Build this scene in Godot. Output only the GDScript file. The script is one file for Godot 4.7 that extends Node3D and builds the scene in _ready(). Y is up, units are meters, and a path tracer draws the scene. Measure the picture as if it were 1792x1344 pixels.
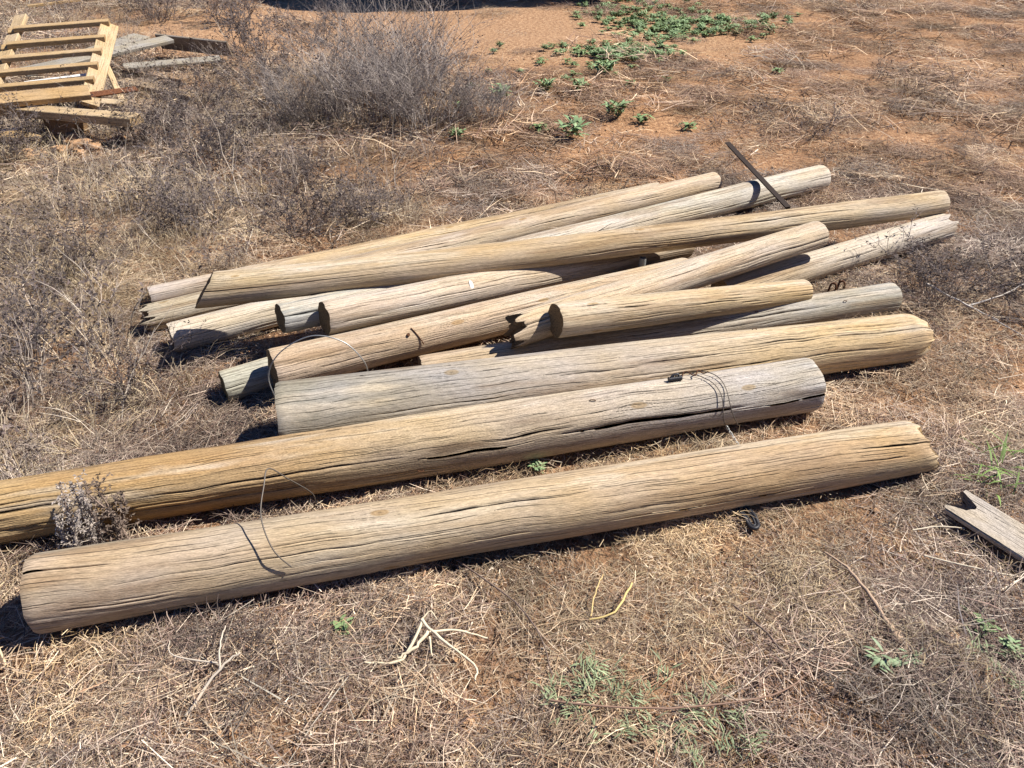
extends Node3D

const DEG := PI / 180.0
var rng := RandomNumberGenerator.new()
var nz := FastNoiseLite.new()          # general 3-D noise
var ngr := FastNoiseLite.new()         # ground relief
var used_names := {}
var wood_mats: Array = []
var M := {}

# ---------------------------------------------------------------- mesh builder
class MB:
	var v := PackedVector3Array()
	var n := PackedVector3Array()
	var c := PackedColorArray()
	var t := PackedVector2Array()
	var i := PackedInt32Array()
	func vert(p: Vector3, nn: Vector3, col := Color(1, 1, 1), uv := Vector2.ZERO) -> int:
		v.append(p); n.append(nn); c.append(col); t.append(uv)
		return v.size() - 1
	func tri(a: int, b: int, d: int) -> void:
		# Godot fronts run clockwise; keep the face on the side its normals point to
		var g: Vector3 = (v[d] - v[a]).cross(v[b] - v[a])
		if g.dot(n[a] + n[b] + n[d]) >= 0.0:
			i.append(a); i.append(b); i.append(d)
		else:
			i.append(a); i.append(d); i.append(b)
	func quad(a: int, b: int, d: int, e: int) -> void:
		tri(a, b, d); tri(a, d, e)
	func tube(pts: PackedVector3Array, radii: PackedFloat32Array, sides: int, col: Color, cap := true) -> void:
		var m := pts.size()
		var ref := Vector3(0.31, 0.83, 0.46)
		var first := v.size()
		var along := 0.0
		for k in m:
			var d: Vector3 = (pts[mini(k + 1, m - 1)] - pts[maxi(k - 1, 0)]).normalized()
			if k > 0:
				along += pts[k].distance_to(pts[k - 1])
			var a := d.cross(ref).normalized()
			var b := d.cross(a)
			for s in sides:
				var w := TAU * s / sides
				var nn: Vector3 = a * cos(w) + b * sin(w)
				vert(pts[k] + nn * radii[k], nn, col, Vector2(along, float(s) / sides))
		for k in m - 1:
			for s in sides:
				var s2 := (s + 1) % sides
				var p := first + k * sides
				quad(p + s, p + s2, p + sides + s2, p + sides + s)
		if cap:
			for e in [0, m - 1]:
				var d2: Vector3 = (pts[0] - pts[1]) if e == 0 else (pts[m - 1] - pts[m - 2])
				d2 = d2.normalized()
				var cc := vert(pts[e], d2, col)
				var ring: Array = []
				for s in sides:
					ring.append(vert(v[first + e * sides + s], d2, col))
				for s in sides:
					tri(cc, ring[s], ring[(s + 1) % sides])
	func ribbon(pts: PackedVector3Array, w0: float, side: Vector3, col: Color) -> void:
		var m := pts.size()
		var first := v.size()
		for k in m:
			var d: Vector3 = (pts[mini(k + 1, m - 1)] - pts[maxi(k - 1, 0)]).normalized()
			var nn := side.cross(d)
			nn = Vector3.UP if nn.length() < 0.01 else nn.normalized()
			if nn.y < 0:
				nn = -nn
			var f := float(k) / (m - 1)
			var w := w0 * (1.0 - 0.75 * f * f) * 0.5
			vert(pts[k] - side * w, nn, col)
			vert(pts[k] + side * w, nn, col)
		for k in m - 1:
			var p := first + k * 2
			quad(p, p + 1, p + 3, p + 2)
	func mesh() -> ArrayMesh:
		var arr := []
		arr.resize(Mesh.ARRAY_MAX)
		arr[Mesh.ARRAY_VERTEX] = v
		arr[Mesh.ARRAY_NORMAL] = n
		arr[Mesh.ARRAY_COLOR] = c
		arr[Mesh.ARRAY_TEX_UV] = t
		arr[Mesh.ARRAY_INDEX] = i
		var am := ArrayMesh.new()
		am.add_surface_from_arrays(Mesh.PRIMITIVE_TRIANGLES, arr)
		return am

# ---------------------------------------------------------------- scene helpers
func numbered(called: String) -> String:
	var k: int = used_names.get(called, 0)
	used_names[called] = k + 1
	return called if k == 0 else "%s_%03d" % [called, k]

func tag(o: Node3D, label: String, category: String, group := "", kind := "") -> void:
	o.set_meta("label", label)
	if category:
		o.set_meta("category", category)
	if group:
		o.set_meta("group", group)
	if kind:
		o.set_meta("kind", kind)

func thing(called: String, label: String, category: String, at: Vector3, group := "") -> Node3D:
	var o := Node3D.new()
	o.name = numbered(called)
	add_child(o)
	o.position = at
	tag(o, label, category, group)
	return o

func part(mb: MB, called: String, mat: Material, parent: Node) -> MeshInstance3D:
	var o := MeshInstance3D.new()
	o.mesh = mb.mesh()
	o.name = numbered(called) if parent == self else called
	o.material_override = mat
	parent.add_child(o, true)
	return o

func smooth_path(p: Array, per: int) -> PackedVector3Array:
	var out := PackedVector3Array()
	var m := p.size()
	for k in m - 1:
		var a: Vector3 = p[maxi(k - 1, 0)]
		var b: Vector3 = p[k]
		var c: Vector3 = p[k + 1]
		var d: Vector3 = p[mini(k + 2, m - 1)]
		for s in per:
			out.append(b.cubic_interpolate(c, a, d, float(s) / per))
	out.append(p[m - 1])
	return out

func lin(r: float, g: float, b: float) -> Color:
	return Color(r, g, b).linear_to_srgb()

func flat_mat(called: String, col: Color, rough := 0.9, metal := 0.0) -> StandardMaterial3D:
	var m := StandardMaterial3D.new()
	m.resource_name = called
	m.albedo_color = col
	m.roughness = rough
	m.metallic = metal
	m.metallic_specular = 0.35
	return m

func vc_mat(called: String, rough := 0.9) -> StandardMaterial3D:
	var m := flat_mat(called, Color(1, 1, 1), rough)
	m.vertex_color_use_as_albedo = true
	m.cull_mode = BaseMaterial3D.CULL_DISABLED
	return m

func gh(x: float, z: float) -> float:
	var near := clampf((-z - 3.2) / 4.0, 0.25, 1.0)
	return ngr.get_noise_2d(x, z) * 0.05 * near + ngr.get_noise_2d(x * 5.0 + 40.0, z * 5.0) * 0.012

# ---------------------------------------------------------------- wood textures
func noise_bytes(sd: int, w: int, h: int, freq: float, oct: int, W: int, H: int) -> PackedByteArray:
	var f := FastNoiseLite.new()
	f.seed = sd
	f.noise_type = FastNoiseLite.TYPE_SIMPLEX_SMOOTH
	f.frequency = freq
	f.fractal_octaves = oct
	var im := f.get_image(w, h, false, false, true)
	im.convert(Image.FORMAT_L8)
	im.resize(W, H, Image.INTERPOLATE_CUBIC)
	return im.get_data()

func wood_material(sd: int, n_knots: int, rough_amount: float) -> StandardMaterial3D:
	var W := 2048
	var H := 512
	var grain := noise_bytes(sd, 300, H, 0.40, 3, W, H)
	var band := noise_bytes(sd + 1, 44, 256, 0.12, 2, W, H)
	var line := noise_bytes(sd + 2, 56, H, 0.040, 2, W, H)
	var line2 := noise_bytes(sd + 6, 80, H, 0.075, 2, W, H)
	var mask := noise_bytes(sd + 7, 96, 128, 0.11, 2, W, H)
	var patch := noise_bytes(sd + 3, 256, 96, 0.035, 4, W, H)
	var speck := noise_bytes(sd + 4, 1024, 512, 0.5, 2, W, H)
	var r := RandomNumberGenerator.new()
	r.seed = sd
	# grain displaced round the knots
	var warp := {}
	var ring := {}
	for k in n_knots:
		var kx := r.randi_range(60, W - 60)
		var ky := r.randi_range(30, H - 30)
		var rad := r.randf_range(5.0, 11.0)
		for dy in range(-70, 71):
			var y := ky + dy
			if y < 0 or y >= H:
				continue
			for dx in range(-150, 151):
				var x := kx + dx
				if x < 0 or x >= W:
					continue
				var amount := rad * 1.25 * exp(-pow(dx / (rad * 4.5), 2.0)) * exp(-absf(dy) / (rad * 2.2))
				var key := y * W + x
				if amount > 0.6:
					warp[key] = warp.get(key, 0.0) - signf(dy) * amount
				var d := sqrt(pow(dx / 1.5, 2.0) + dy * dy) / rad
				if d < 1.15:
					ring[key] = d
	var px := PackedByteArray()
	px.resize(W * H * 3)
	var hb := PackedByteArray()
	hb.resize(W * H)
	for y in H:
		for x in W:
			var q := y * W + x
			var s := q
			if warp.has(q):
				s = clampi(y + int(warp[q]), 0, H - 1) * W + x
			var g := grain[s] * 0.00392
			var b := band[s] * 0.00392
			var p := patch[q] * 0.00392
			var e := speck[q] * 0.00392 - 0.5
			var mk := mask[s] * 0.00392
			var dark := (g - 0.5) * 0.42 + (b - 0.5) * 0.12 + e * (0.26 + 0.22 * rough_amount)
			var val := 0.86 - dark * 0.72
			var hh := 0.66 - dark * 0.55
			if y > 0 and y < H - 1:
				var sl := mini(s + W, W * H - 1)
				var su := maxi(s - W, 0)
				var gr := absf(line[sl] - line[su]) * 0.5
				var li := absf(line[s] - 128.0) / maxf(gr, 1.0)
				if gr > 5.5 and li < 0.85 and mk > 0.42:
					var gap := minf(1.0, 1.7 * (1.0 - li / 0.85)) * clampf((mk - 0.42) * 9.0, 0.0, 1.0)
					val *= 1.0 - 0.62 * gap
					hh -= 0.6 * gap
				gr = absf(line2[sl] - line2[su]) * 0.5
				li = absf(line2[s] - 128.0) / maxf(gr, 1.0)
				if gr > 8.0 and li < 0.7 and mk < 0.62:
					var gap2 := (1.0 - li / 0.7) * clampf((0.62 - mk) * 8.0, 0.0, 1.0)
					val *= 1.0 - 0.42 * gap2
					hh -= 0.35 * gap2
			var cr := val
			var cg := val * (0.975 - 0.04 * (0.6 - p))
			var cb := val * (0.955 - 0.14 * (0.62 - p))
			if ring.has(q):
				var d: float = ring[q]
				var w := 0.78 + 0.07 * sin(d * 15.0 + e * 5.0) + e * 0.2
				if d < 0.22:
					w *= 0.72
				var mixw := clampf((1.15 - d) * 2.6, 0.0, 0.75)
				cr = lerpf(cr, w * 0.97, mixw)
				cg = lerpf(cg, w * 0.87, mixw)
				cb = lerpf(cb, w * 0.72, mixw)
				hh += 0.12 * mixw
			px[q * 3] = clampi(int(cr * 255.0), 0, 255)
			px[q * 3 + 1] = clampi(int(cg * 255.0), 0, 255)
			px[q * 3 + 2] = clampi(int(cb * 255.0), 0, 255)
			hb[q] = clampi(int(hh * 255.0), 0, 255)
	var m := StandardMaterial3D.new()
	m.resource_name = "weathered_wood"
	m.albedo_texture = ImageTexture.create_from_image(Image.create_from_data(W, H, false, Image.FORMAT_RGB8, px))
	m.vertex_color_use_as_albedo = true
	m.roughness = 0.88
	m.metallic_specular = 0.35
	m.heightmap_enabled = true
	m.heightmap_scale = 0.3
	m.heightmap_texture = ImageTexture.create_from_image(Image.create_from_data(W, H, false, Image.FORMAT_L8, hb))
	return m

func end_material(sd: int) -> StandardMaterial3D:
	var S := 256
	var wob := noise_bytes(sd, 64, 64, 0.06, 3, S, S)
	var fine := noise_bytes(sd + 9, 256, 256, 0.35, 2, S, S)
	var im := Image.create(S, S, false, Image.FORMAT_RGB8)
	var hm := Image.create(S, S, false, Image.FORMAT_L8)
	for y in S:
		for x in S:
			var p := Vector2(x - S / 2.0 + 8.0, y - S / 2.0 - 5.0)
			var d := p.length() + wob[y * S + x] * 0.10
			var w := 0.66 + 0.12 * sin(d * 0.72) + (fine[y * S + x] * 0.00392 - 0.5) * 0.35
			var a := fmod(p.angle() / TAU * 9.0 + wob[y * S + x] * 0.004 + 9.0, 1.0)
			var h := w
			if absf(a - 0.5) < 1.5 / maxf(d, 6.0) and wob[(x * 7 % S) * S + y] > 90:
				w *= 0.45
				h = 0.1
			im.set_pixel(x, y, Color(w, w * 0.92, w * 0.80))
			hm.set_pixel(x, y, Color(h, h, h))
	var m := flat_mat("end_grain", Color(1, 1, 1))
	m.albedo_texture = ImageTexture.create_from_image(im)
	m.vertex_color_use_as_albedo = true
	m.heightmap_enabled = true
	m.heightmap_scale = 0.3
	m.heightmap_texture = ImageTexture.create_from_image(hm)
	return m

# ---------------------------------------------------------------- timber poles
# tints: list of [u, linear colour]; patches of the second list are blended by noise
func tint_at(list: Array, u: float) -> Color:
	for k in list.size() - 1:
		if u <= list[k + 1][0]:
			var f := clampf((u - list[k][0]) / maxf(0.001, list[k + 1][0] - list[k][0]), 0.0, 1.0)
			var a: Color = list[k][1]
			var b: Color = list[k + 1][1]
			return a.lerp(b, f)
	return list[list.size() - 1][1]

func pole_frame(s: Dictionary) -> Array:
	var a: Vector3 = (s.R - s.L).normalized()
	var up := (Vector3.UP - a * a.y).normalized()
	return [a, up, a.cross(up)]

func on_pole(s: Dictionary, u: float, th: float, off := 0.0) -> Vector3:
	var f := pole_frame(s)
	var rad: float = lerpf(s.rL, s.rR, u) + off
	var bow: Vector3 = s.get("bow", Vector3.ZERO)
	var L: Vector3 = s.L
	var R: Vector3 = s.R
	return L.lerp(R, u) + bow * 4.0 * u * (1.0 - u) + (f[1] * cos(th * DEG) + f[2] * sin(th * DEG)) * rad

func pole(s: Dictionary) -> Node3D:
	var r := RandomNumberGenerator.new()
	r.seed = s.seed
	var L: Vector3 = s.L
	var R: Vector3 = s.R
	var len := L.distance_to(R)
	var base := (L + R) * 0.5
	base.y = minf(L.y - s.rL, R.y - s.rR)
	var o := thing("timber_pole", s.label, "pole", base, "timber poles heaped on the ground")
	var fr := pole_frame(s)
	var ax: Vector3 = fr[0]
	var up: Vector3 = fr[1]
	var fw: Vector3 = fr[2]
	var bow: Vector3 = s.get("bow", Vector3.ZERO)
	var rough: float = s.get("rough", 1.0)
	# crack tracks: angle, list of [u0, u1, width, depth]
	var tracks: Array = []
	for c in s.get("cracks", []):
		tracks.append([c[0] * DEG, [[c[1], c[2], c[3] * 0.001, c[4] * 0.001]]])
	var tries := 0
	while tracks.size() < s.get("n_cracks", 25) and tries < 300:
		tries += 1
		var a0 := r.randf_range(-75.0, 135.0) * DEG
		var ok := true
		for t in tracks:
			if absf(t[0] - a0) < 0.010 / s.rL:
				ok = false
		if not ok:
			continue
		var segs: Array = []
		var u := r.randf_range(-0.1, 0.25)
		while u < 1.0:
			var l := r.randf_range(0.06, 0.30)
			var w := r.randf_range(0.0010, 0.0026) * (1.0 if r.randf() < 0.8 else 1.8)
			segs.append([maxf(u, -0.02), u + l, w, w * r.randf_range(2.0, 4.0)])
			u += l + r.randf_range(0.03, 0.35)
		tracks.append([a0, segs])
	# columns: [angle, track index or -1, slot]
	var cols: Array = []
	var nb := 56
	for k in nb:
		var a1 := -PI + TAU * k / nb
		var free := true
		for t in tracks:
			var wid := 0.0
			for g in t[1]:
				wid = maxf(wid, g[2])
			if absf(t[0] - a1) < (wid * 0.5 + 0.0022) / s.rL:
				free = false
		if free:
			cols.append([a1, -1, 0])
	for ti in tracks.size():
		for slot in 4:
			cols.append([tracks[ti][0] + (slot - 1.5) * 0.0001, ti, slot])
	cols.sort_custom(func(x, y): return x[0] < y[0])
	var nc := cols.size()
	var nu: int = s.get("rings", int(clampf(len * 85.0, 60, 240)))
	var spiral: float = s.get("spiral", r.randf_range(-0.25, 0.25))
	var sd := float(s.seed) * 3.7
	var endL: Dictionary = s.get("endL", {})
	var endR: Dictionary = s.get("endR", {})
	# end offsets per column (slant, jagged break)
	var offL := PackedFloat32Array()
	var offR := PackedFloat32Array()
	for k in nc:
		var th: float = cols[k][0]
		for e in 2:
			var en: Dictionary = endL if e == 0 else endR
			var off := nz.get_noise_2d(cos(th) * 30.0 + sd, sin(th) * 30.0 + e * 50.0) * 0.004
			if en.has("slant"):
				off += en.slant * 0.5 * (1.0 + cos(th - en.dir * DEG))
			if en.has("jag"):
				off += en.jag * (0.5 + nz.get_noise_2d(cos(th) * 45.0 + sd, sin(th) * 45.0) * 1.0 + 0.3 * nz.get_noise_2d(cos(th) * 160.0, sin(th) * 160.0 + sd))
			if e == 0:
				offL.append(off)
			else:
				offR.append(off)
	var mb := MB.new()
	var tl := 3.8
	var toff := Vector2(r.randf() * (1.0 - len / tl), r.randf())
	for iu in nu + 1:
		var u := float(iu) / nu
		var grain := spiral * (u - 0.5) + nz.get_noise_2d(u * len * 26.0 + sd, 3.0) * 0.16 + nz.get_noise_2d(u * len * 90.0 + sd, 9.0) * 0.035
		var rad: float = lerpf(s.rL, s.rR, u)
		var from_l := u * len
		var from_r := (1.0 - u) * len
		var round_f := 1.0
		var chL: float = endL.get("dome", 0.006)
		var chR: float = endR.get("dome", 0.006)
		if from_l < chL:
			round_f *= 1.0 - endL.get("shrink", 0.035) * pow(1.0 - from_l / chL, 2.2)
		if from_r < chR:
			round_f *= 1.0 - endR.get("shrink", 0.035) * pow(1.0 - from_r / chR, 2.2)
		var cbase := tint_at(s.tints, u)
		var calt := tint_at(s.get("alt", s.tints), u)
		for k in nc:
			var th: float = cols[k][0] + grain
			var dep := 0.0
			if cols[k][1] >= 0:
				var tr: Array = tracks[cols[k][1]]
				var w := 0.0005
				for g in tr[1]:
					if u > g[0] and u < g[1]:
						var f: float = (u - g[0]) / (g[1] - g[0])
						if g[0] <= 0.0 or g[1] >= 1.0:
							var cut: float = (0.0 - g[0]) / (g[1] - g[0]) if g[0] <= 0.0 else (1.0 - g[0]) / (g[1] - g[0])
							f = lerpf(0.5, 1.0, clampf((f - cut) / (1.0 - cut), 0.0, 1.0)) if g[0] <= 0.0 else lerpf(0.0, 0.5, clampf(f / cut, 0.0, 1.0))
						var prof := pow(sin(f * PI), 0.6) * (0.75 + 0.6 * nz.get_noise_2d(u * len * 130.0, tr[0] * 90.0 + sd))
						prof = maxf(prof, 0.0)
						w = maxf(w, g[2] * prof)
						dep = maxf(dep, g[3] * prof)
				var wander: float = nz.get_noise_2d(u * len * 60.0 + sd, tr[0] * 37.0) * 0.006 / s.rL
				var xs: float = [-0.5, -0.16, 0.16, 0.5][cols[k][2]]
				th = tr[0] + grain + wander * 0.5 + xs * w / rad
				if cols[k][2] == 0 or cols[k][2] == 3:
					dep = -minf(dep, 0.0006) * 0.4
			var ct := cos(th)
			var si := sin(th)
			var lump := nz.get_noise_3d(u * len * 9.0 + sd, ct * 6.0, si * 6.0) * 0.0085 * rough + nz.get_noise_3d(u * len * 35.0 + sd, ct * 22.0, si * 22.0 + 7.0) * 0.0014 * rough
			if s.get("rotten", 0.0) > 0.0:
				var rot: float = clampf(1.0 - u / s.rotten, 0.0, 1.0)
				lump += rot * (nz.get_noise_3d(u * len * 40.0, th * 22.0, 5.0) * 0.008 - maxf(0.0, nz.get_noise_3d(u * len * 22.0, th * 60.0, 50.0)) * 0.012)
			var rr := rad * round_f + lump - dep
			var uu := u
			var along := lerpf(offL[k] * (1.0 - u) * (1.0 - u), 0.0, 0.0) - offR[k] * u * u
			if from_l < 0.45:
				along = offL[k] * pow(1.0 - from_l / 0.45, 2.0) - offR[k] * (pow(maxf(0.0, 1.0 - from_r / 0.45), 2.0))
			else:
				along = -offR[k] * pow(maxf(0.0, 1.0 - from_r / 0.45), 2.0)
			var p := L + ax * (u * len + along) + bow * 4.0 * u * (1.0 - u) + (up * ct + fw * si) * rr - base
			var blend := clampf(0.5 + nz.get_noise_3d(u * len * 5.0 + sd, ct * 2.6, si * 2.6) * 1.9 + nz.get_noise_3d(u * len * 16.0 + sd, th * 14.0, 3.0) * 0.9, 0.0, 1.0)
			var col := cbase.lerp(calt, blend)
			var st := nz.get_noise_3d(u * len * 11.0 + sd + 70.0, th * 13.0, 11.0) + 0.5 * nz.get_noise_3d(u * len * 45.0 + sd, th * 40.0, 17.0)
			if st > 0.24:
				col = col.lerp(s.get("stain", Color(0.27, 0.17, 0.09)), clampf((st - 0.24) * 2.6, 0.0, s.get("stain_amount", 0.42)))
			elif st < -0.24:
				col = col.lerp(Color(0.72, 0.655, 0.53), clampf((-st - 0.24) * 3.0, 0.0, s.get("pale_amount", 0.55)))
			mb.vert(p, (up * ct + fw * si), col, Vector2(u * len / tl + toff.x, cols[k][0] / TAU * 0.98 + 0.5))
	# smooth normals from the grid
	var nn := PackedVector3Array()
	nn.resize(mb.v.size())
	for iu in nu + 1:
		for k in nc:
			var a2: Vector3 = mb.v[mini(iu + 1, nu) * nc + k] - mb.v[maxi(iu - 1, 0) * nc + k]
			var b2: Vector3 = mb.v[iu * nc + (k + 1) % nc] - mb.v[iu * nc + (k + nc - 1) % nc]
			var g2 := a2.cross(b2)
			var q := iu * nc + k
			g2 = g2.normalized() if g2.length() > 1e-12 else mb.n[q]
			if g2.dot(mb.n[q]) < 0.0 and g2.dot(mb.n[q]) < -0.3:
				g2 = -g2
			nn[q] = g2
	mb.n = nn
	var idx := PackedInt32Array()
	idx.resize(nu * nc * 6)
	var w2 := 0
	for iu in nu:
		for k in nc:
			var k2 := (k + 1) % nc
			var A := iu * nc + k
			var B := iu * nc + k2
			var C := (iu + 1) * nc + k2
			var D := (iu + 1) * nc + k
			idx[w2] = A; idx[w2 + 1] = B; idx[w2 + 2] = C
			idx[w2 + 3] = A; idx[w2 + 4] = C; idx[w2 + 5] = D
			w2 += 6
	mb.i = idx
	# winding check on one triangle
	var tn: Vector3 = (mb.v[idx[2]] - mb.v[idx[0]]).cross(mb.v[idx[1]] - mb.v[idx[0]])
	if tn.dot(nn[idx[0]]) < 0.0:
		for q in range(0, w2, 3):
			var sw := idx[q + 1]
			idx[q + 1] = idx[q + 2]
			idx[q + 2] = sw
		mb.i = idx
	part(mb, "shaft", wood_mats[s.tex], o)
	# cut ends
	for e in 2:
		var ring0 := 0 if e == 0 else nu * nc
		var en: Dictionary = endL if e == 0 else endR
		var mbe := MB.new()
		var mid := Vector3.ZERO
		for k in nc:
			mid += mb.v[ring0 + k]
		mid /= nc
		var dir := -ax if e == 0 else ax
		mid += dir * en.get("bulge", 0.0)
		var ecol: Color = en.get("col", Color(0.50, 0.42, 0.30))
		var levels := 7
		for lv in levels:
			var f := 1.0 - float(lv) / (levels - 1)
			for k in nc:
				var p: Vector3 = mid.lerp(mb.v[ring0 + k], f)
				var nzv := nz.get_noise_3d(p.x * 260.0 + sd, p.y * 260.0, p.z * 260.0)
				if lv > 0:
					p += dir * (nzv * (0.0022 if not en.has("jag") else 0.014) + en.get("bulge", 0.0) * 0.6 * (1.0 - f * f) * f)
				var off2: Vector3 = mb.v[ring0 + k] - mid
				var uv: Vector2 = Vector2(off2.dot(up), off2.dot(fw)) * f / (s.rL * 2.3) + Vector2(0.5, 0.5)
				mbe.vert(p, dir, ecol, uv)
		for lv in levels - 1:
			for k in nc:
				var k2 := (k + 1) % nc
				mbe.quad(lv * nc + k, lv * nc + k2, (lv + 1) * nc + k2, (lv + 1) * nc + k)
		part(mbe, "cut_end", M.end, o)
	return o

# ---------------------------------------------------------------- boards
func plank(parent: Node3D, called: String, p0: Vector3, p1: Vector3, upv: Vector3, wid: float, thick: float, mat: Material, col: Color, sd: int, ragged := 0.0) -> MeshInstance3D:
	# p0, p1: middle of the top face at both ends (in the parent's own space)
	var ax := (p1 - p0).normalized()
	var u := (upv - ax * upv.dot(ax)).normalized()
	var sdv := ax.cross(u)
	var mb := MB.new()
	var c := minf(0.004, thick * 0.2)
	var w := wid * 0.5
	var prof: Array = []
	var cuts := 1 if ragged <= 0.0 else 9
	for q in cuts:
		prof.append(Vector2(lerpf(-w + c, w - c, float(q) / cuts), 0))
	prof.append_array([Vector2(w - c, 0), Vector2(w, -c), Vector2(w, -thick + c)])
	for q in cuts:
		prof.append(Vector2(lerpf(w - c, -w + c, float(q) / cuts), -thick))
	prof.append_array([Vector2(-w + c, -thick), Vector2(-w, -thick + c), Vector2(-w, -c)])
	var np := prof.size()
	var len := p0.distance_to(p1)
	var segs := int(clampf(len / 0.05, 4, 24))
	var per := 0.0
	var pers := PackedFloat32Array()
	for k in np + 1:
		pers.append(per)
		per += prof[k % np].distance_to(prof[(k + 1) % np])
	var to := Vector2(fmod(sd * 0.317, 1.0) * 0.35, fmod(sd * 0.173, 1.0) * 0.4)
	for k in np:
		var a: Vector2 = prof[k]
		var b: Vector2 = prof[(k + 1) % np]
		var fn := Vector2(-(b - a).y, (b - a).x).normalized()
		if fn.dot((a + b) * 0.5 + Vector2(0, thick * 0.5)) < 0.0:
			fn = -fn
		var n3 := sdv * fn.x + u * fn.y
		var first := mb.v.size()
		for s in segs + 1:
			var f := float(s) / segs
			for e in 2:
				var q: Vector2 = a if e == 0 else b
				var wob := nz.get_noise_3d(f * len * 14.0 + sd * 9.0, q.x * 40.0, q.y * 60.0) * 0.0035
				var al := f * len
				if ragged > 0.0:
					al += ragged * nz.get_noise_2d(q.x * 220.0 + sd, q.y * 90.0) * (1.0 - f) * (1.0 if f < 0.5 else 0.0) * 2.0
				var p := p0 + ax * al + sdv * (q.x * (1.0 + wob * 4.0)) + u * (q.y + wob * (1.0 if q.y > -thick * 0.5 else -1.0))
				var cc := col.lerp(Color(col.r * 0.62, col.g * 0.6, col.b * 0.6), clampf(nz.get_noise_3d(f * len * 9.0 + sd, q.x * 20.0, 4.0) * 1.4, 0.0, 0.7))
				mb.vert(p, n3, cc, Vector2(f * len / 2.4 + to.x, (pers[k] if e == 0 else pers[k + 1]) / 0.6 + to.y))
		for s in segs:
			mb.quad(first + s * 2, first + s * 2 + 1, first + s * 2 + 3, first + s * 2 + 2)
	var sizes := mb.v.size()
	for e in 2:
		var dir := -ax if e == 0 else ax
		var ring: Array = []
		var mid := Vector3.ZERO
		for k in np:
			var src: int = k * (segs + 1) * 2 + (0 if e == 0 else segs * 2)
			ring.append(mb.vert(mb.v[src], dir, Color(col.r * 0.85, col.g * 0.8, col.b * 0.75), Vector2(prof[k].x * 3.0, prof[k].y * 3.0)))
			mid += mb.v[src]
		var cc2 := mb.vert(mid / np, dir, Color(col.r * 0.85, col.g * 0.8, col.b * 0.75), Vector2(0, -thick * 1.5))
		for k in np:
			mb.tri(cc2, ring[k], ring[(k + 1) % np])
	return part(mb, called, mat, parent)

func board(called: String, label: String, cat: String, p0: Vector3, p1: Vector3, upv: Vector3, wid: float, thick: float, mat: Material, col: Color, sd: int, group := "", ragged := 0.0) -> Node3D:
	var base := (p0 + p1) * 0.5
	base.y = minf(p0.y, p1.y) - thick
	var mi := plank(self, called, p0 - base, p1 - base, upv, wid, thick, mat, col, sd, ragged)
	mi.position = base
	tag(mi, label, cat, group)
	return mi

# ---------------------------------------------------------------- straw, twigs, plants
func straw_mesh(sd: int, count: int, radius: float, l0: float, l1: float, w0: float, w1: float, curl: float, lift: float, pal: Array) -> ArrayMesh:
	var r := RandomNumberGenerator.new()
	r.seed = sd
	var mb := MB.new()
	for k in count:
		var a := r.randf() * TAU
		var d := sqrt(r.randf()) * radius
		var p := Vector3(cos(a) * d, r.randf() * lift * 0.7 + 0.001, sin(a) * d)
		var h := r.randf() * TAU
		var dir := Vector3(cos(h), r.randf_range(-0.12, 0.28) * (1.0 if r.randf() < 0.8 else 2.2), sin(h)).normalized()
		var len := r.randf_range(l0, l1)
		var pts := PackedVector3Array()
		var m := 4 if curl > 0.8 else 3
		p -= dir * len * 0.5
		p.y = maxf(p.y, 0.0)
		for q in m:
			pts.append(p)
			p += dir * len / (m - 1)
			dir = (dir + Vector3(r.randf_range(-1, 1), r.randf_range(-0.6, 0.4), r.randf_range(-1, 1)) * curl * 0.5).normalized()
			p.y = clampf(p.y, -0.004, lift * 1.6)
		var side := dir.cross(Vector3(r.randf_range(-0.6, 0.6), 1, r.randf_range(-0.6, 0.6))).normalized()
		var c: Color = pal[r.randi() % pal.size()]
		var j := r.randf_range(0.7, 1.25)
		mb.ribbon(pts, r.randf_range(w0, w1), side, Color(c.r * j, c.g * j, c.b * j))
	return mb.mesh()

func twig(mb: MB, r: RandomNumberGenerator, p: Vector3, dir: Vector3, len: float, rad: float, level: int, col: Color, droop: float, kids: int) -> void:
	var pts := PackedVector3Array()
	var rs := PackedFloat32Array()
	var m := 4 if level > 0 else 3
	var spots: Array = []
	for k in m + 1:
		pts.append(p)
		rs.append(rad * (1.0 - 0.7 * k / m))
		spots.append([p, dir])
		p += dir * len / m
		dir = (dir + Vector3(r.randf_range(-1, 1), r.randf_range(-0.7, 0.7) - droop, r.randf_range(-1, 1)) * 0.28).normalized()
		p.y = maxf(p.y, 0.004)
	var j := r.randf_range(0.75, 1.25)
	mb.tube(pts, rs, 3, Color(col.r * j, col.g * j, col.b * j), false)
	if level > 0:
		for k in kids:
			var s: Array = spots[r.randi_range(1, m)]
			var d: Vector3 = s[1]
			var side := Vector3(r.randf_range(-1, 1), r.randf_range(-0.3, 0.8), r.randf_range(-1, 1)).normalized()
			twig(mb, r, s[0], (d + side * 0.85).normalized(), len * r.randf_range(0.35, 0.65), rad * 0.55, level - 1, col, droop, kids)

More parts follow.
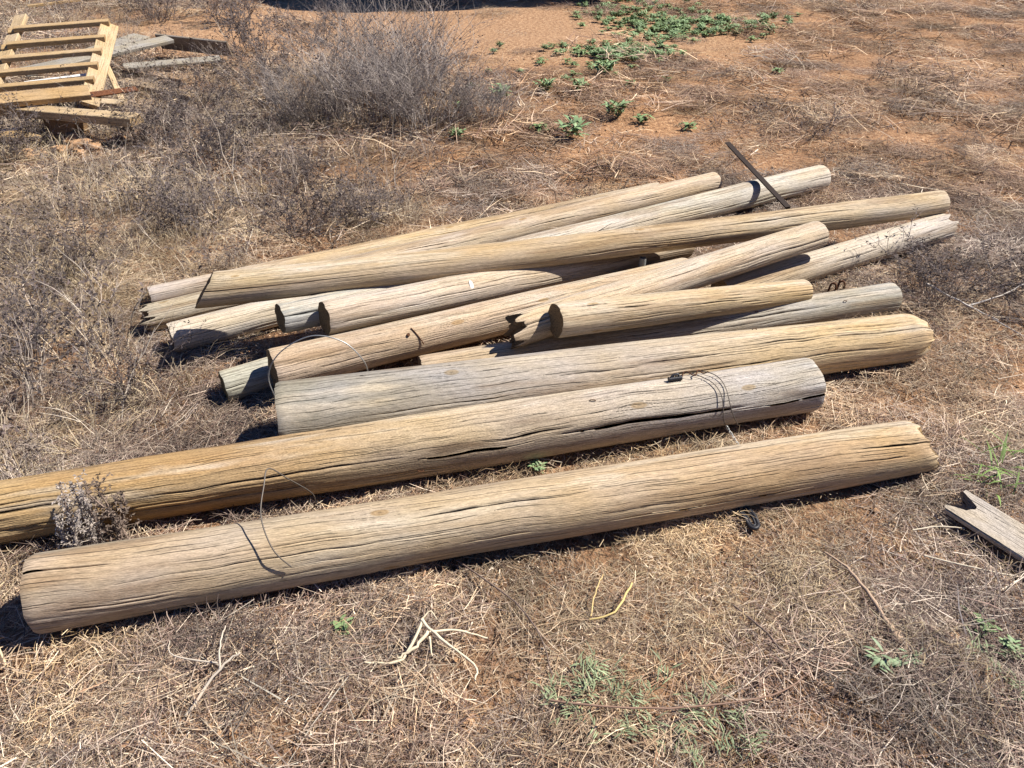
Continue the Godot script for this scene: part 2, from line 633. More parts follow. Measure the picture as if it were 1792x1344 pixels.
func flecks(mb: MB, r: RandomNumberGenerator, lo: int, share: float, size: float, col: Color, hi := 0) -> void:
	# dry seed heads and curled leaves along the outer twigs
	var n := hi if hi > 0 else mb.v.size()
	for k in range(lo, n, 3):
		if r.randf() > share:
			continue
		var p: Vector3 = mb.v[k]
		for q in 2:
			var d := Vector3(r.randf_range(-1, 1), r.randf_range(-1, 1), r.randf_range(-1, 1)).normalized()
			var e := d.cross(Vector3(r.randf(), r.randf(), 1)).normalized()
			var j := r.randf_range(0.6, 1.3)
			var cc := Color(col.r * j, col.g * j, col.b * j)
			var nn := d.cross(e)
			var s := size * r.randf_range(0.6, 1.4)
			var a := mb.vert(p, nn, cc)
			var b := mb.vert(p + d * s + e * s * 0.4, nn, cc)
			var c := mb.vert(p + d * s * 1.6 - e * s * 0.25, nn, cc)
			mb.tri(a, b, c)

func bush_mesh(sd: int, stems: int, h: float, spread: float, rad: float, level: int, kids: int, col: Color, upright: float, fleck: float, fcol: Color) -> ArrayMesh:
	var r := RandomNumberGenerator.new()
	r.seed = sd
	var mb := MB.new()
	for k in stems:
		var a := r.randf() * TAU
		var d := sqrt(r.randf()) * spread * 0.55
		var out := Vector3(cos(a), 0, sin(a))
		var dir := (out * r.randf_range(0.05, 1.0 - upright) + Vector3.UP * (0.35 + upright)).normalized()
		var c := col if r.randf() < 0.75 else Color(col.r * 1.7 + 0.05, col.g * 1.7 + 0.045, col.b * 1.65 + 0.04)
		twig(mb, r, out * d + Vector3(0, -0.005, 0), dir, h * r.randf_range(0.55, 1.0), rad * r.randf_range(0.6, 1.2), level, c, 0.05, kids)
	if fleck > 0.0:
		flecks(mb, r, 0, fleck, 0.012, fcol)
	return mb.mesh()

func scatter(parent: Node3D, called: String, mesh: Mesh, mat: Material, places: Array) -> void:
	# places: [Transform3D, Color]
	if places.is_empty():
		return
	var mm := MultiMesh.new()
	mm.transform_format = MultiMesh.TRANSFORM_3D
	mm.use_colors = true
	mm.mesh = mesh
	mm.instance_count = places.size()
	for k in places.size():
		mm.set_instance_transform(k, places[k][0])
		mm.set_instance_color(k, places[k][1])
	var o := MultiMeshInstance3D.new()
	o.name = called
	o.multimesh = mm
	o.material_override = mat
	o.set_meta("kind", "stuff")
	parent.add_child(o, true)

func stuff(called: String, label: String) -> Node3D:
	var o := Node3D.new()
	o.name = numbered(called)
	add_child(o)
	o.set_meta("label", label)
	o.set_meta("kind", "stuff")
	return o

func spot(r: RandomNumberGenerator, x: float, z: float, s: float, tilt := 0.12, lift := 0.0) -> Transform3D:
	var b := Basis(Vector3.UP, r.randf() * TAU)
	b = Basis(Vector3(1, 0, 0), r.randf_range(-tilt, tilt)) * Basis(Vector3(0, 0, 1), r.randf_range(-tilt, tilt)) * b
	return Transform3D(b.scaled(Vector3(s, s * r.randf_range(0.7, 1.2), s)), Vector3(x, gh(x, z) + lift, z))

func bump2(x: float, z: float, cx: float, cz: float, rx: float, rz: float) -> float:
	return exp(-pow((x - cx) / rx, 2.0) - pow((z - cz) / rz, 2.0))

func bare(x: float, z: float) -> float:
	var b := 1.5 * bump2(x, z, -0.5, -9.8, 2.8, 1.7) + 1.5 * bump2(x, z, -2.6, -10.2, 1.5, 1.8) + 0.9 * bump2(x, z, 4.5, -7.5, 0.55, 0.5)
	b += 0.3 * bump2(x, z, 1.2, -1.1, 0.35, 0.25) + 0.5 * bump2(x, z, 2.2, -2.6, 0.5, 0.5) + 0.4 * bump2(x, z, 0.8, -5.5, 1.2, 1.0)
	b += clampf(ngr.get_noise_2d(x * 9.0 + 90.0, z * 9.0) * 1.5 - 0.22, 0.0, 0.6) * (0.3 if x < 0.5 else 0.8)
	b -= 0.5 * bump2(x, z, 0.6, -1.5, 0.6, 0.35)
	return clampf(b, 0.0, 1.0)

func left_zone(x: float, z: float) -> float:
	# share of standing dry weeds: thick on the left and round the bushes
	var edge := -0.75 + (z + 2.5) * -0.10
	var f := clampf((edge - x) * 1.6 + ngr.get_noise_2d(x * 3.0, z * 3.0 + 33.0) * 1.3, 0.0, 1.0)
	if z > -1.75:
		f *= clampf((-1.25 - x) * 2.0, 0.0, 1.0)
	return f * (1.0 - bump2(x, z, -2.3, -10.5, 1.5, 1.0))

func leaf(mb: MB, p: Vector3, dir: Vector3, len: float, wid: float, col: Color, droop: float) -> void:
	var side := dir.cross(Vector3.UP).normalized()
	var prev_a := -1
	var prev_b := -1
	var prev_m := -1
	var d := dir
	for k in 5:
		var f := k / 4.0
		var w := wid * sin(PI * (0.10 + 0.88 * f)) * 0.5
		var nn := side.cross(d).normalized()
		if nn.y < 0:
			nn = -nn
		var a := mb.vert(p - side * w + nn * w * 0.35, nn, col)
		var m := mb.vert(p, nn, Color(col.r * 1.15, col.g * 1.12, col.b * 1.1))
		var b := mb.vert(p + side * w + nn * w * 0.35, nn, col)
		if prev_a >= 0:
			mb.quad(prev_a, prev_m, m, a)
			mb.quad(prev_m, prev_b, b, m)
		prev_a = a; prev_m = m; prev_b = b
		p += d * len / 4.0
		d = (d + Vector3(0, -droop, 0)).normalized()

func weed_mesh(sd: int, n: int, len: float, wid: float, rise: float, col: Color) -> ArrayMesh:
	var r := RandomNumberGenerator.new()
	r.seed = sd
	var mb := MB.new()
	for k in n:
		var a := r.randf() * TAU
		var j := r.randf_range(0.75, 1.3)
		var dir := Vector3(cos(a), r.randf_range(0.1, 1.0) * rise, sin(a)).normalized()
		var st := Vector3(r.randf_range(-1, 1), 0, r.randf_range(-1, 1)) * len * 0.5 + Vector3(0, r.randf() * len * rise * 0.7, 0)
		leaf(mb, st, dir, len * r.randf_range(0.5, 1.1), wid * r.randf_range(0.7, 1.2), Color(col.r * j, col.g * j, col.b * j), r.randf_range(0.05, 0.3))
	return mb.mesh()

func stick(called: String, label: String, cat: String, paths: Array, mat: Material, col: Color, part_name := "branch") -> void:
	# paths: [points, r0, r1]
	var base: Vector3 = paths[0][0][0]
	base.y = 0.0
	var o: Node3D = self
	if paths.size() > 1:
		o = thing(called, label, cat, base)
	for pa in paths:
		var raw: Array = []
		for p in pa[0]:
			raw.append(p - base)
		var pts := smooth_path(raw, 5)
		var rs := PackedFloat32Array()
		for k in pts.size():
			rs.append(lerpf(pa[1], pa[2], float(k) / (pts.size() - 1)) * (1.0 + 0.25 * nz.get_noise_2d(k * 37.0, base.x * 900.0)))
			if k > 0 and k < pts.size() - 1:
				pts[k] += Vector3(nz.get_noise_2d(k * 50.0, 1.0), nz.get_noise_2d(k * 50.0, 2.0) * 0.5, nz.get_noise_2d(k * 50.0, 3.0)) * pa[1] * 1.4
		var mb := MB.new()
		mb.tube(pts, rs, 6, col)
		if paths.size() > 1:
			part(mb, part_name, mat, o)
		else:
			var mi := part(mb, called, mat, self)
			mi.position = base
			tag(mi, label, cat)

func wire(parent: Node3D, called: String, pts: Array, rad: float, mat: Material, at: Vector3) -> MeshInstance3D:
	var raw: Array = []
	for p in pts:
		raw.append(p - at)
	var sp := smooth_path(raw, 8)
	var rs := PackedFloat32Array()
	for k in sp.size():
		rs.append(rad)
	var mb := MB.new()
	mb.tube(sp, rs, 6, Color(1, 1, 1))
	return part(mb, called, mat, parent)

# ================================================================ build
func _ready() -> void:
	# ---- camera
	var cam := Camera3D.new()
	cam.name = "camera"
	cam.fov = 53.0
	cam.near = 0.05
	cam.far = 600.0
	cam.position = Vector3(0, 1.6, 0)
	cam.rotation_degrees = Vector3(-34, 0, 0)
	add_child(cam)
	cam.current = true
	# ---- sky, exposure
	var env := Environment.new()
	env.background_mode = Environment.BG_SKY
	var sm := ProceduralSkyMaterial.new()
	sm.sky_top_color = Color(0.24, 0.40, 0.68)
	sm.sky_horizon_color = Color(0.62, 0.74, 0.88)
	sm.ground_bottom_color = Color(0.42, 0.33, 0.25)
	sm.ground_horizon_color = Color(0.60, 0.56, 0.52)
	sm.sky_curve = 0.12
	sm.sun_angle_max = 12.0
	var sky := Sky.new()
	sky.sky_material = sm
	env.sky = sky
	env.background_energy_multiplier = 0.43
	env.tonemap_mode = Environment.TONE_MAPPER_LINEAR
	env.tonemap_exposure = 1.72
	env.sdfgi_enabled = true
	env.ssao_enabled = true
	env.ssil_enabled = true
	var we := WorldEnvironment.new()
	we.name = "environment"
	we.environment = env
	add_child(we)
	# ---- sun: high, from the right and a little behind the heap
	var sun := DirectionalLight3D.new()
	sun.name = "sun"
	sun.light_energy = 1.6
	sun.light_color = Color(1.0, 0.975, 0.94)
	sun.light_angular_distance = 0.5
	sun.shadow_enabled = true
	add_child(sun)
	var el := 52.0 * DEG
	var az := 10.0 * DEG
	var to_sun := Vector3(cos(el) * cos(az), sin(el), -cos(el) * sin(az))
	sun.look_at_from_position(to_sun * 50.0, Vector3.ZERO, Vector3.UP)

	rng.seed = 11
	nz.seed = 5
	nz.frequency = 0.05
	nz.fractal_octaves = 3
	ngr.seed = 21
	ngr.frequency = 0.25
	ngr.fractal_octaves = 3

	make_materials()
	make_ground()
	make_poles()
	make_wires()
	make_frame_heap()
	make_litter()
	make_bushes()
	make_greens()
	make_sticks()
	make_shade_caster()

func make_materials() -> void:
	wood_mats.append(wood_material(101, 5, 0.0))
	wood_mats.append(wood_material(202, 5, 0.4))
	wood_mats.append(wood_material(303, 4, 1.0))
	M.end = end_material(77)
	M.straw = vc_mat("dry_straw", 0.75)
	M.twig = vc_mat("dry_twig", 0.85)
	var lf := vc_mat("green_leaf", 0.55)
	lf.backlight = Color(0.25, 0.35, 0.08)
	M.leaf = lf
	M.bark = vc_mat("bark", 0.9)
	M.galv = flat_mat("galvanised_wire", lin(0.42, 0.42, 0.40), 0.45, 0.7)
	M.dark_wire = flat_mat("dull_wire", lin(0.16, 0.14, 0.12), 0.6, 0.6)
	M.rust_wire = flat_mat("rusty_wire", lin(0.11, 0.05, 0.026), 0.9, 0.2)
	M.rubber = flat_mat("black_rubber", lin(0.025, 0.025, 0.03), 0.45)
	M.steel = flat_mat("dark_rusty_steel", lin(0.032, 0.022, 0.018), 0.85, 0.1)
	var nt := NoiseTexture2D.new()
	nt.width = 256
	nt.height = 256
	nt.seamless = true
	var f := FastNoiseLite.new()
	f.seed = 8
	f.frequency = 0.04
	f.fractal_octaves = 5
	nt.noise = f
	var g := Gradient.new()
	g.offsets = PackedFloat32Array([0.0, 0.45, 0.6, 1.0])
	g.colors = PackedColorArray([Color(0.22, 0.13, 0.09), Color(0.38, 0.24, 0.16), Color(0.47, 0.31, 0.21), Color(0.32, 0.20, 0.14)])
	nt.color_ramp = g
	var ru := flat_mat("orange_rust", Color(1, 1, 1), 0.95)
	ru.albedo_texture = nt
	ru.uv1_triplanar = true
	ru.uv1_scale = Vector3(4, 4, 4)
	M.rust = ru

func make_ground() -> void:
	var mb := MB.new()
	var xs: Array = []
	var zs: Array = []
	var x := -9.0
	xs.append_array([-250.0, -80.0, -30.0, -15.0])
	while x <= 9.01:
		xs.append(x)
		x += 0.09
	xs.append_array([15.0, 30.0, 80.0, 250.0])
	zs.append_array([60.0, 20.0, 6.0, 2.0])
	var z := 0.4
	while z > -14.0:
		zs.append(z)
		z -= 0.045 if z > -3.5 else 0.09
	zs.append_array([-20.0, -40.0, -90.0, -300.0])
	var nx := xs.size()
	for zi in zs.size():
		for xi in nx:
			var px: float = xs[xi]
			var pz: float = zs[zi]
			var y := gh(px, pz) if absf(px) < 9.1 and pz > -14.0 and pz < 0.5 else 0.0
			y += ngr.get_noise_2d(px * 40.0, pz * 40.0) * 0.006
			var e := 0.06
			var nn := Vector3(gh(px - e, pz) - gh(px + e, pz), 2.0 * e, gh(px, pz - e) - gh(px, pz + e)).normalized()
			var p := clampf(0.5 + ngr.get_noise_2d(px * 1.7 + 9.0, pz * 1.7) * 1.6, 0.0, 1.0)
			var bb := clampf(1.2 * bump2(px, pz, -0.5, -9.8, 2.8, 1.7) + 1.2 * bump2(px, pz, -2.6, -10.2, 1.5, 1.8) + bump2(px, pz, 4.5, -7.5, 0.55, 0.5), 0.0, 1.0)
			var c := Color(0.86, 0.80, 0.74).lerp(Color(1.0, 0.93, 0.85), p).lerp(Color(1.5, 1.5, 1.48), bb * 0.8)
			var hum := clampf(0.95 - bare(px, pz) * 1.6 + ngr.get_noise_2d(px * 22.0, pz * 22.0) * 0.5, 0.0, 1.0)
			c = c.lerp(Color(0.50, 0.50, 0.52), hum * (0.8 if pz > -4.2 or px < -0.6 else clampf(0.4 + ngr.get_noise_2d(px * 8.0, pz * 8.0 + 60.0), 0.1, 0.8)))  # dark rotted thatch
			mb.vert(Vector3(px, y, pz), nn, c, Vector2(px, pz))
	for zi in zs.size() - 1:
		for xi in nx - 1:
			mb.quad(zi * nx + xi, zi * nx + xi + 1, (zi + 1) * nx + xi + 1, (zi + 1) * nx + xi)
	var f := FastNoiseLite.new()
	f.seed = 31
	f.frequency = 0.022
	f.fractal_octaves = 6
	f.fractal_gain = 0.62
	var g := Gradient.new()
	g.offsets = PackedFloat32Array([0.0, 0.35, 0.55, 0.75, 1.0])
	g.colors = PackedColorArray([lin(0.15, 0.085, 0.05), lin(0.29, 0.165, 0.09), lin(0.40, 0.24, 0.13), lin(0.47, 0.305, 0.18), lin(0.55, 0.42, 0.29)])
	var nt := NoiseTexture2D.new()
	nt.width = 1024
	nt.height = 1024
	nt.seamless = true
	nt.noise = f
	nt.color_ramp = g
	var nh := NoiseTexture2D.new()
	nh.width = 1024
	nh.height = 1024
	nh.seamless = true
	var f2 := f.duplicate()
	f2.frequency = 0.05
	nh.noise = f2
	var m := flat_mat("orange_soil", Color(1, 1, 1), 0.97)
	m.albedo_texture = nt
	m.vertex_color_use_as_albedo = true
	m.heightmap_enabled = true
	m.heightmap_texture = nh
	m.heightmap_scale = 1.2
	m.uv1_triplanar = true
	m.uv1_world_triplanar = true
	m.uv1_scale = Vector3(0.8, 0.8, 0.8)
	var o := part(mb, "ground", m, self)
	tag(o, "dry orange soil of the paddock", "", "", "structure")

const TAN := Color(0.600, 0.492, 0.349)
const PALE := Color(0.667, 0.596, 0.471)
const GREY := Color(0.501, 0.492, 0.437)
const YELL := Color(0.634, 0.498, 0.294)
const WHIT := Color(0.720, 0.660, 0.560)
const GREEN := Color(0.515, 0.521, 0.439)
const BROWN := Color(0.445, 0.316, 0.171)

var P := {}

func make_poles() -> void:
	P.a = {"seed": 1, "L": Vector3(-1.180, 0.097, -1.297), "R": Vector3(1.352, 0.092, -1.908), "rL": 0.099, "rR": 0.085, "tex": 0, "spiral": 0.5,
		"label": "thick tan timber pole lying nearest, in front of all the others", "tints": [[0.0, Color(0.44, 0.41, 0.325)], [0.3, Color(0.50, 0.44, 0.32)], [0.55, Color(0.60, 0.48, 0.33)], [1.0, Color(0.56, 0.40, 0.235)]],
		"alt": [[0.0, Color(0.54, 0.44, 0.33)], [0.5, Color(0.62, 0.51, 0.36)], [1.0, Color(0.66, 0.53, 0.34)]],
		"cracks": [[33, -0.06, 0.08, 7, 16], [30, 0.36, 0.53, 6, 12], [62, 0.05, 0.42, 2.6, 7], [78, 0.20, 0.34, 2.2, 6], [24, 0.86, 1.1, 6, 14], [48, 0.86, 0.95, 3.4, 8], [44, 0.1, 0.36, 2.0, 6], [70, 0.5, 0.75, 2, 6]],
		"endR": {"slant": 0.10, "dir": 0, "jag": 0.018, "dome": 0.07, "shrink": 0.10, "col": Color(0.630, 0.496, 0.311)}}
	P.b = {"seed": 2, "L": Vector3(-1.645, 0.093, -1.537), "R": Vector3(1.032, 0.104, -2.212), "rL": 0.091, "rR": 0.098, "tex": 2, "rough": 1.6, "rotten": 0.5,
		"label": "second thick pole from the front, rotten orange left end and long black split", "tints": [[0.0, Color(0.60, 0.46, 0.25)], [0.14, Color(0.50, 0.34, 0.165)], [0.30, Color(0.48, 0.32, 0.155)], [0.5, Color(0.58, 0.47, 0.31)], [0.7, Color(0.534, 0.470, 0.375)], [1.0, GREY]],
		"alt": [[0.0, Color(0.515, 0.408, 0.244)], [0.3, Color(0.567, 0.451, 0.268)], [0.6, Color(0.630, 0.533, 0.421)], [1.0, Color(0.557, 0.545, 0.531)]], "stain": Color(0.15, 0.10, 0.065), "stain_amount": 0.8,
		"cracks": [[77, 0.50, 0.63, 12, 26], [74, 0.655, 0.90, 12, 26], [80, 0.88, 1.1, 11, 26], [62, 0.575, 0.68, 7, 16], [66, 0.20, 0.49, 6, 16], [84, 0.05, 0.3, 6, 14], [50, 0.02, 0.22, 5, 12], [96, 0.1, 0.4, 6, 14], [36, 0.0, 0.2, 4, 9]]}
	P.c = {"seed": 3, "L": Vector3(-0.745, 0.121, -1.992), "R": Vector3(1.576, 0.097, -2.56), "rL": 0.121, "rR": 0.095, "tex": 0,
		"label": "thickest pole, weathered grey at its sawn end and yellow at its rounded end", "tints": [[0.0, Color(0.345, 0.335, 0.285)], [0.35, Color(0.485, 0.463, 0.436)], [0.6, Color(0.570, 0.496, 0.389)], [0.8, YELL], [1.0, Color(0.667, 0.533, 0.343)]],
		"alt": [[0.0, Color(0.485, 0.476, 0.467)], [0.5, Color(0.582, 0.507, 0.405)], [0.75, Color(0.720, 0.571, 0.343)], [1.0, Color(0.655, 0.507, 0.311)]],
		"cracks": [[-10, -0.04, 0.34, 6, 15], [45, 0.38, 0.5, 4, 11], [40, 0.5, 0.63, 6, 14], [36, 0.62, 1.0, 4, 10], [60, 0.42, 0.66, 2.2, 6], [72, 0.7, 0.95, 2.5, 7]],
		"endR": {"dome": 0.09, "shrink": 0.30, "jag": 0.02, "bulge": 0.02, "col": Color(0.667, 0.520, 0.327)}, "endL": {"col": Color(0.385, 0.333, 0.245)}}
	P.d = {"seed": 4, "L": Vector3(-0.329, 0.066, -2.344), "R": Vector3(1.623, 0.067, -2.935), "rL": 0.064, "rR": 0.065, "tex": 1,
		"label": "grey green slim pole lying against the far side of the thickest pole", "tints": [[0.0, Color(0.607, 0.470, 0.311)], [0.3, Color(0.582, 0.507, 0.389)], [0.6, Color(0.485, 0.476, 0.429)], [1.0, Color(0.460, 0.470, 0.421)]], "alt": [[0.0, TAN], [1.0, GREY]]}
	P.e = {"seed": 5, "L": Vector3(0.155, 0.25, -2.406), "R": Vector3(1.207, 0.14, -2.847), "rL": 0.062, "rR": 0.052, "tex": 0,
		"label": "short yellowish pole resting on top, with a dark sawn end face", "tints": [[0.0, Color(0.630, 0.483, 0.311)], [1.0, Color(0.679, 0.533, 0.357)]], "alt": [[0.0, PALE], [1.0, YELL]], "endL": {"col": Color(0.525, 0.403, 0.245)}}
	P.f = {"seed": 6, "L": Vector3(0.886, 0.085, -2.925), "R": Vector3(2.212, 0.073, -3.707), "rL": 0.066, "rR": 0.071, "tex": 1,
		"label": "pale pole with a frayed end beside the dry shrub on the right", "tints": [[0.0, PALE], [0.6, WHIT], [1.0, Color(0.607, 0.571, 0.531)]], "alt": [[0.0, TAN], [1.0, Color(0.703, 0.660, 0.560)]], "endR": {"jag": 0.05, "col": Color(0.485, 0.431, 0.389)}}
	P.g = {"seed": 7, "L": Vector3(-0.834, 0.135, -2.252), "R": Vector3(0.785, 0.073, -3.166), "rL": 0.077, "rR": 0.071, "tex": 2, "rough": 1.2,
		"label": "tan pole with a rusty bolt stain, under the springy wire loop", "tints": [[0.0, Color(0.557, 0.445, 0.327)], [1.0, Color(0.607, 0.483, 0.343)]], "alt": [[0.0, Color(0.655, 0.545, 0.436)], [1.0, PALE]], "endL": {"col": Color(0.438, 0.350, 0.228)}}
	P.h = {"seed": 8, "L": Vector3(-0.017, 0.192, -2.417), "R": Vector3(1.352, 0.245, -3.197), "rL": 0.066, "rR": 0.061, "tex": 2, "rough": 1.0,
		"label": "pale tan pole snapped off in a jagged left end", "tints": [[0.0, Color(0.679, 0.559, 0.405)], [1.0, Color(0.655, 0.545, 0.421)]], "alt": [[0.0, Color(0.720, 0.634, 0.514)], [1.0, PALE]], "endL": {"jag": 0.065, "col": Color(0.557, 0.431, 0.296)}, "cracks": [[52, -0.05, 0.12, 5, 14], [80, 0.6, 1.05, 5, 12]]}
	P.i = {"seed": 9, "L": Vector3(-1.025, 0.061, -2.262), "R": Vector3(-0.566, 0.063, -2.55), "rL": 0.059, "rR": 0.062, "tex": 1,
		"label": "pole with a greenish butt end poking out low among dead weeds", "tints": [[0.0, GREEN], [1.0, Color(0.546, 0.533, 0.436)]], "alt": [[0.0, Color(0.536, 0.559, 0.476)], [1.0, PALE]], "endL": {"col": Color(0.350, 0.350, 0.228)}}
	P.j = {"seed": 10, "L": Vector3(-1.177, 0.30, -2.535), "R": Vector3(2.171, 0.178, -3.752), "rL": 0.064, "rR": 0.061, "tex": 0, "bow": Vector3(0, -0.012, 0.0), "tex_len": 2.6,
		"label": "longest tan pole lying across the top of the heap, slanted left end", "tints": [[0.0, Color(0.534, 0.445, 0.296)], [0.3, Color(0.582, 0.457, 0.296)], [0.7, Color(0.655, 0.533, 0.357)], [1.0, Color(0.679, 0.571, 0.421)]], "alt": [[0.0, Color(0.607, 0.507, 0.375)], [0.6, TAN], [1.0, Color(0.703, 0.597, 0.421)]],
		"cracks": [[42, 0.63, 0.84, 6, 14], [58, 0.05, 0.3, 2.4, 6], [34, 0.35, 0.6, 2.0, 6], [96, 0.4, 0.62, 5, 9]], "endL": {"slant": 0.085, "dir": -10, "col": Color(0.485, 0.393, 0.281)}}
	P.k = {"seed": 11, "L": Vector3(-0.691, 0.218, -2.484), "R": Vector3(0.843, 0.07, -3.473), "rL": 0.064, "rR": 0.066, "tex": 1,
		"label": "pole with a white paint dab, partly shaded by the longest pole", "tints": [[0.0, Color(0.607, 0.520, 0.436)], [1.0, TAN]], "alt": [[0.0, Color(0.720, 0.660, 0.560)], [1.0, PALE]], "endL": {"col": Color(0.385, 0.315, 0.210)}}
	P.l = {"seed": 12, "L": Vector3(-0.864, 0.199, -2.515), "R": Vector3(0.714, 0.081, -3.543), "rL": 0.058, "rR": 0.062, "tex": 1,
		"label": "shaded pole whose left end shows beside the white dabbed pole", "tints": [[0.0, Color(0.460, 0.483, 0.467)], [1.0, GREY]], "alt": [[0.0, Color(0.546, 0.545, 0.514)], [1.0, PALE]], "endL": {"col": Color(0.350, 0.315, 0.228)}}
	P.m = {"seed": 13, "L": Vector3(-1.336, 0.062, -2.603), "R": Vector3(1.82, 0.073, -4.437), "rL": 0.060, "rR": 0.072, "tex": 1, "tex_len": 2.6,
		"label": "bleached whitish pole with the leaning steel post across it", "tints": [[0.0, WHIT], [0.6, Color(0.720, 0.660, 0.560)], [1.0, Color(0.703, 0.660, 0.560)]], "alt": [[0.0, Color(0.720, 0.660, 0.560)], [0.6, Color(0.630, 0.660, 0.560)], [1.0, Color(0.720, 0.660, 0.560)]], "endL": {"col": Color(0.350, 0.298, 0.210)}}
	P.n = {"seed": 14, "L": Vector3(-1.571, 0.045, -2.984), "R": Vector3(0.826, 0.053, -4.241), "rL": 0.045, "rR": 0.053, "tex": 0,
		"label": "slim yellowish pole lying farthest back along the heap", "tints": [[0.0, Color(0.607, 0.545, 0.482)], [0.4, Color(0.679, 0.533, 0.327)], [1.0, Color(0.679, 0.585, 0.467)]], "alt": [[0.0, PALE], [0.5, YELL], [1.0, PALE]], "cracks": [[30, 0.55, 0.9, 5, 12]]}
	P.o = {"seed": 15, "L": Vector3(-1.514, 0.062, -2.741), "R": Vector3(1.161, 0.086, -4.31), "rL": 0.058, "rR": 0.060, "tex": 0, "tex_len": 2.6, "spiral": 0.9,
		"label": "pole split at its left end, between the bleached and farthest poles", "tints": [[0.0, Color(0.534, 0.483, 0.375)], [0.4, Color(0.582, 0.507, 0.405)], [1.0, Color(0.655, 0.545, 0.405)]], "alt": [[0.0, Color(0.679, 0.585, 0.467)], [1.0, Color(0.703, 0.585, 0.436)]], "endL": {"jag": 0.06, "col": Color(0.607, 0.533, 0.467)}, "cracks": [[20, -0.05, 0.1, 7, 20]]}
	for k in P:
		P[k].node = pole(P[k])
	# bolt with a rust stain in the wire-loop pole
	var s: Dictionary = P.g
	var nd: Node3D = s.node
	var mb := MB.new()
	mb.tube(PackedVector3Array([on_pole(s, 0.262, 48, -0.02) - nd.position, on_pole(s, 0.262, 48, 0.006) - nd.position]), PackedFloat32Array([0.007, 0.006]), 8, Color(1, 1, 1))
	part(mb, "bolt", M.rust_wire, nd)
	var kerf: Array = []
	for k in 7:
		kerf.append(on_pole(s, 0.272 + 0.003 * k, 30.0 + k * 9.0, 0.0012))
	wire(nd, "rusty_wire_mark", kerf, 0.0022, M.rust_wire, nd.position)
	# staples and nails
	for a in [["b", 0.705, 14.0], ["b", 0.50, 100.0], ["d", 0.66, 30.0], ["d", 0.86, 42.0], ["n", 0.955, -5.0], ["c", 0.70, -20.0]]:
		var sp: Dictionary = P[a[0]]
		var nn: Node3D = sp.node
		var q0 := on_pole(sp, a[1], a[2], -0.004)
		var q1 := on_pole(sp, a[1], a[2], 0.004)
		var q2 := on_pole(sp, a[1] + 0.005, a[2] + 2.0, 0.004)
		var q3 := on_pole(sp, a[1] + 0.006, a[2] + 2.0, -0.004)
		wire(nn, "staple", [q0, q1, q2, q3], 0.0016, M.rust_wire, nn.position)
	# white paint dab
	var sk: Dictionary = P.k
	var nk: Node3D = sk.node
	var mp := MB.new()
	for iu in 9:
		for it in 7:
			var fu := iu / 8.0 * 2.0 - 1.0
			var ft := it / 6.0 * 2.0 - 1.0
			var sh := sqrt(maxf(0.0, 1.0 - ft * ft))
			var p := on_pole(sk, 0.325 + fu * sh * 0.0045, 50.0 + ft * 17.0, 0.0035)
			var fr := pole_frame(sk)
			mp.vert(p - nk.position, fr[1] * cos(52 * DEG) + fr[2] * sin(52 * DEG), Color(1, 1, 1))
	for iu in 8:
		for it in 6:
			mp.quad(iu * 7 + it, iu * 7 + it + 1, (iu + 1) * 7 + it + 1, (iu + 1) * 7 + it)
	part(mp, "paint_dab", flat_mat("white_paint", lin(0.66, 0.66, 0.64), 0.8), nk)

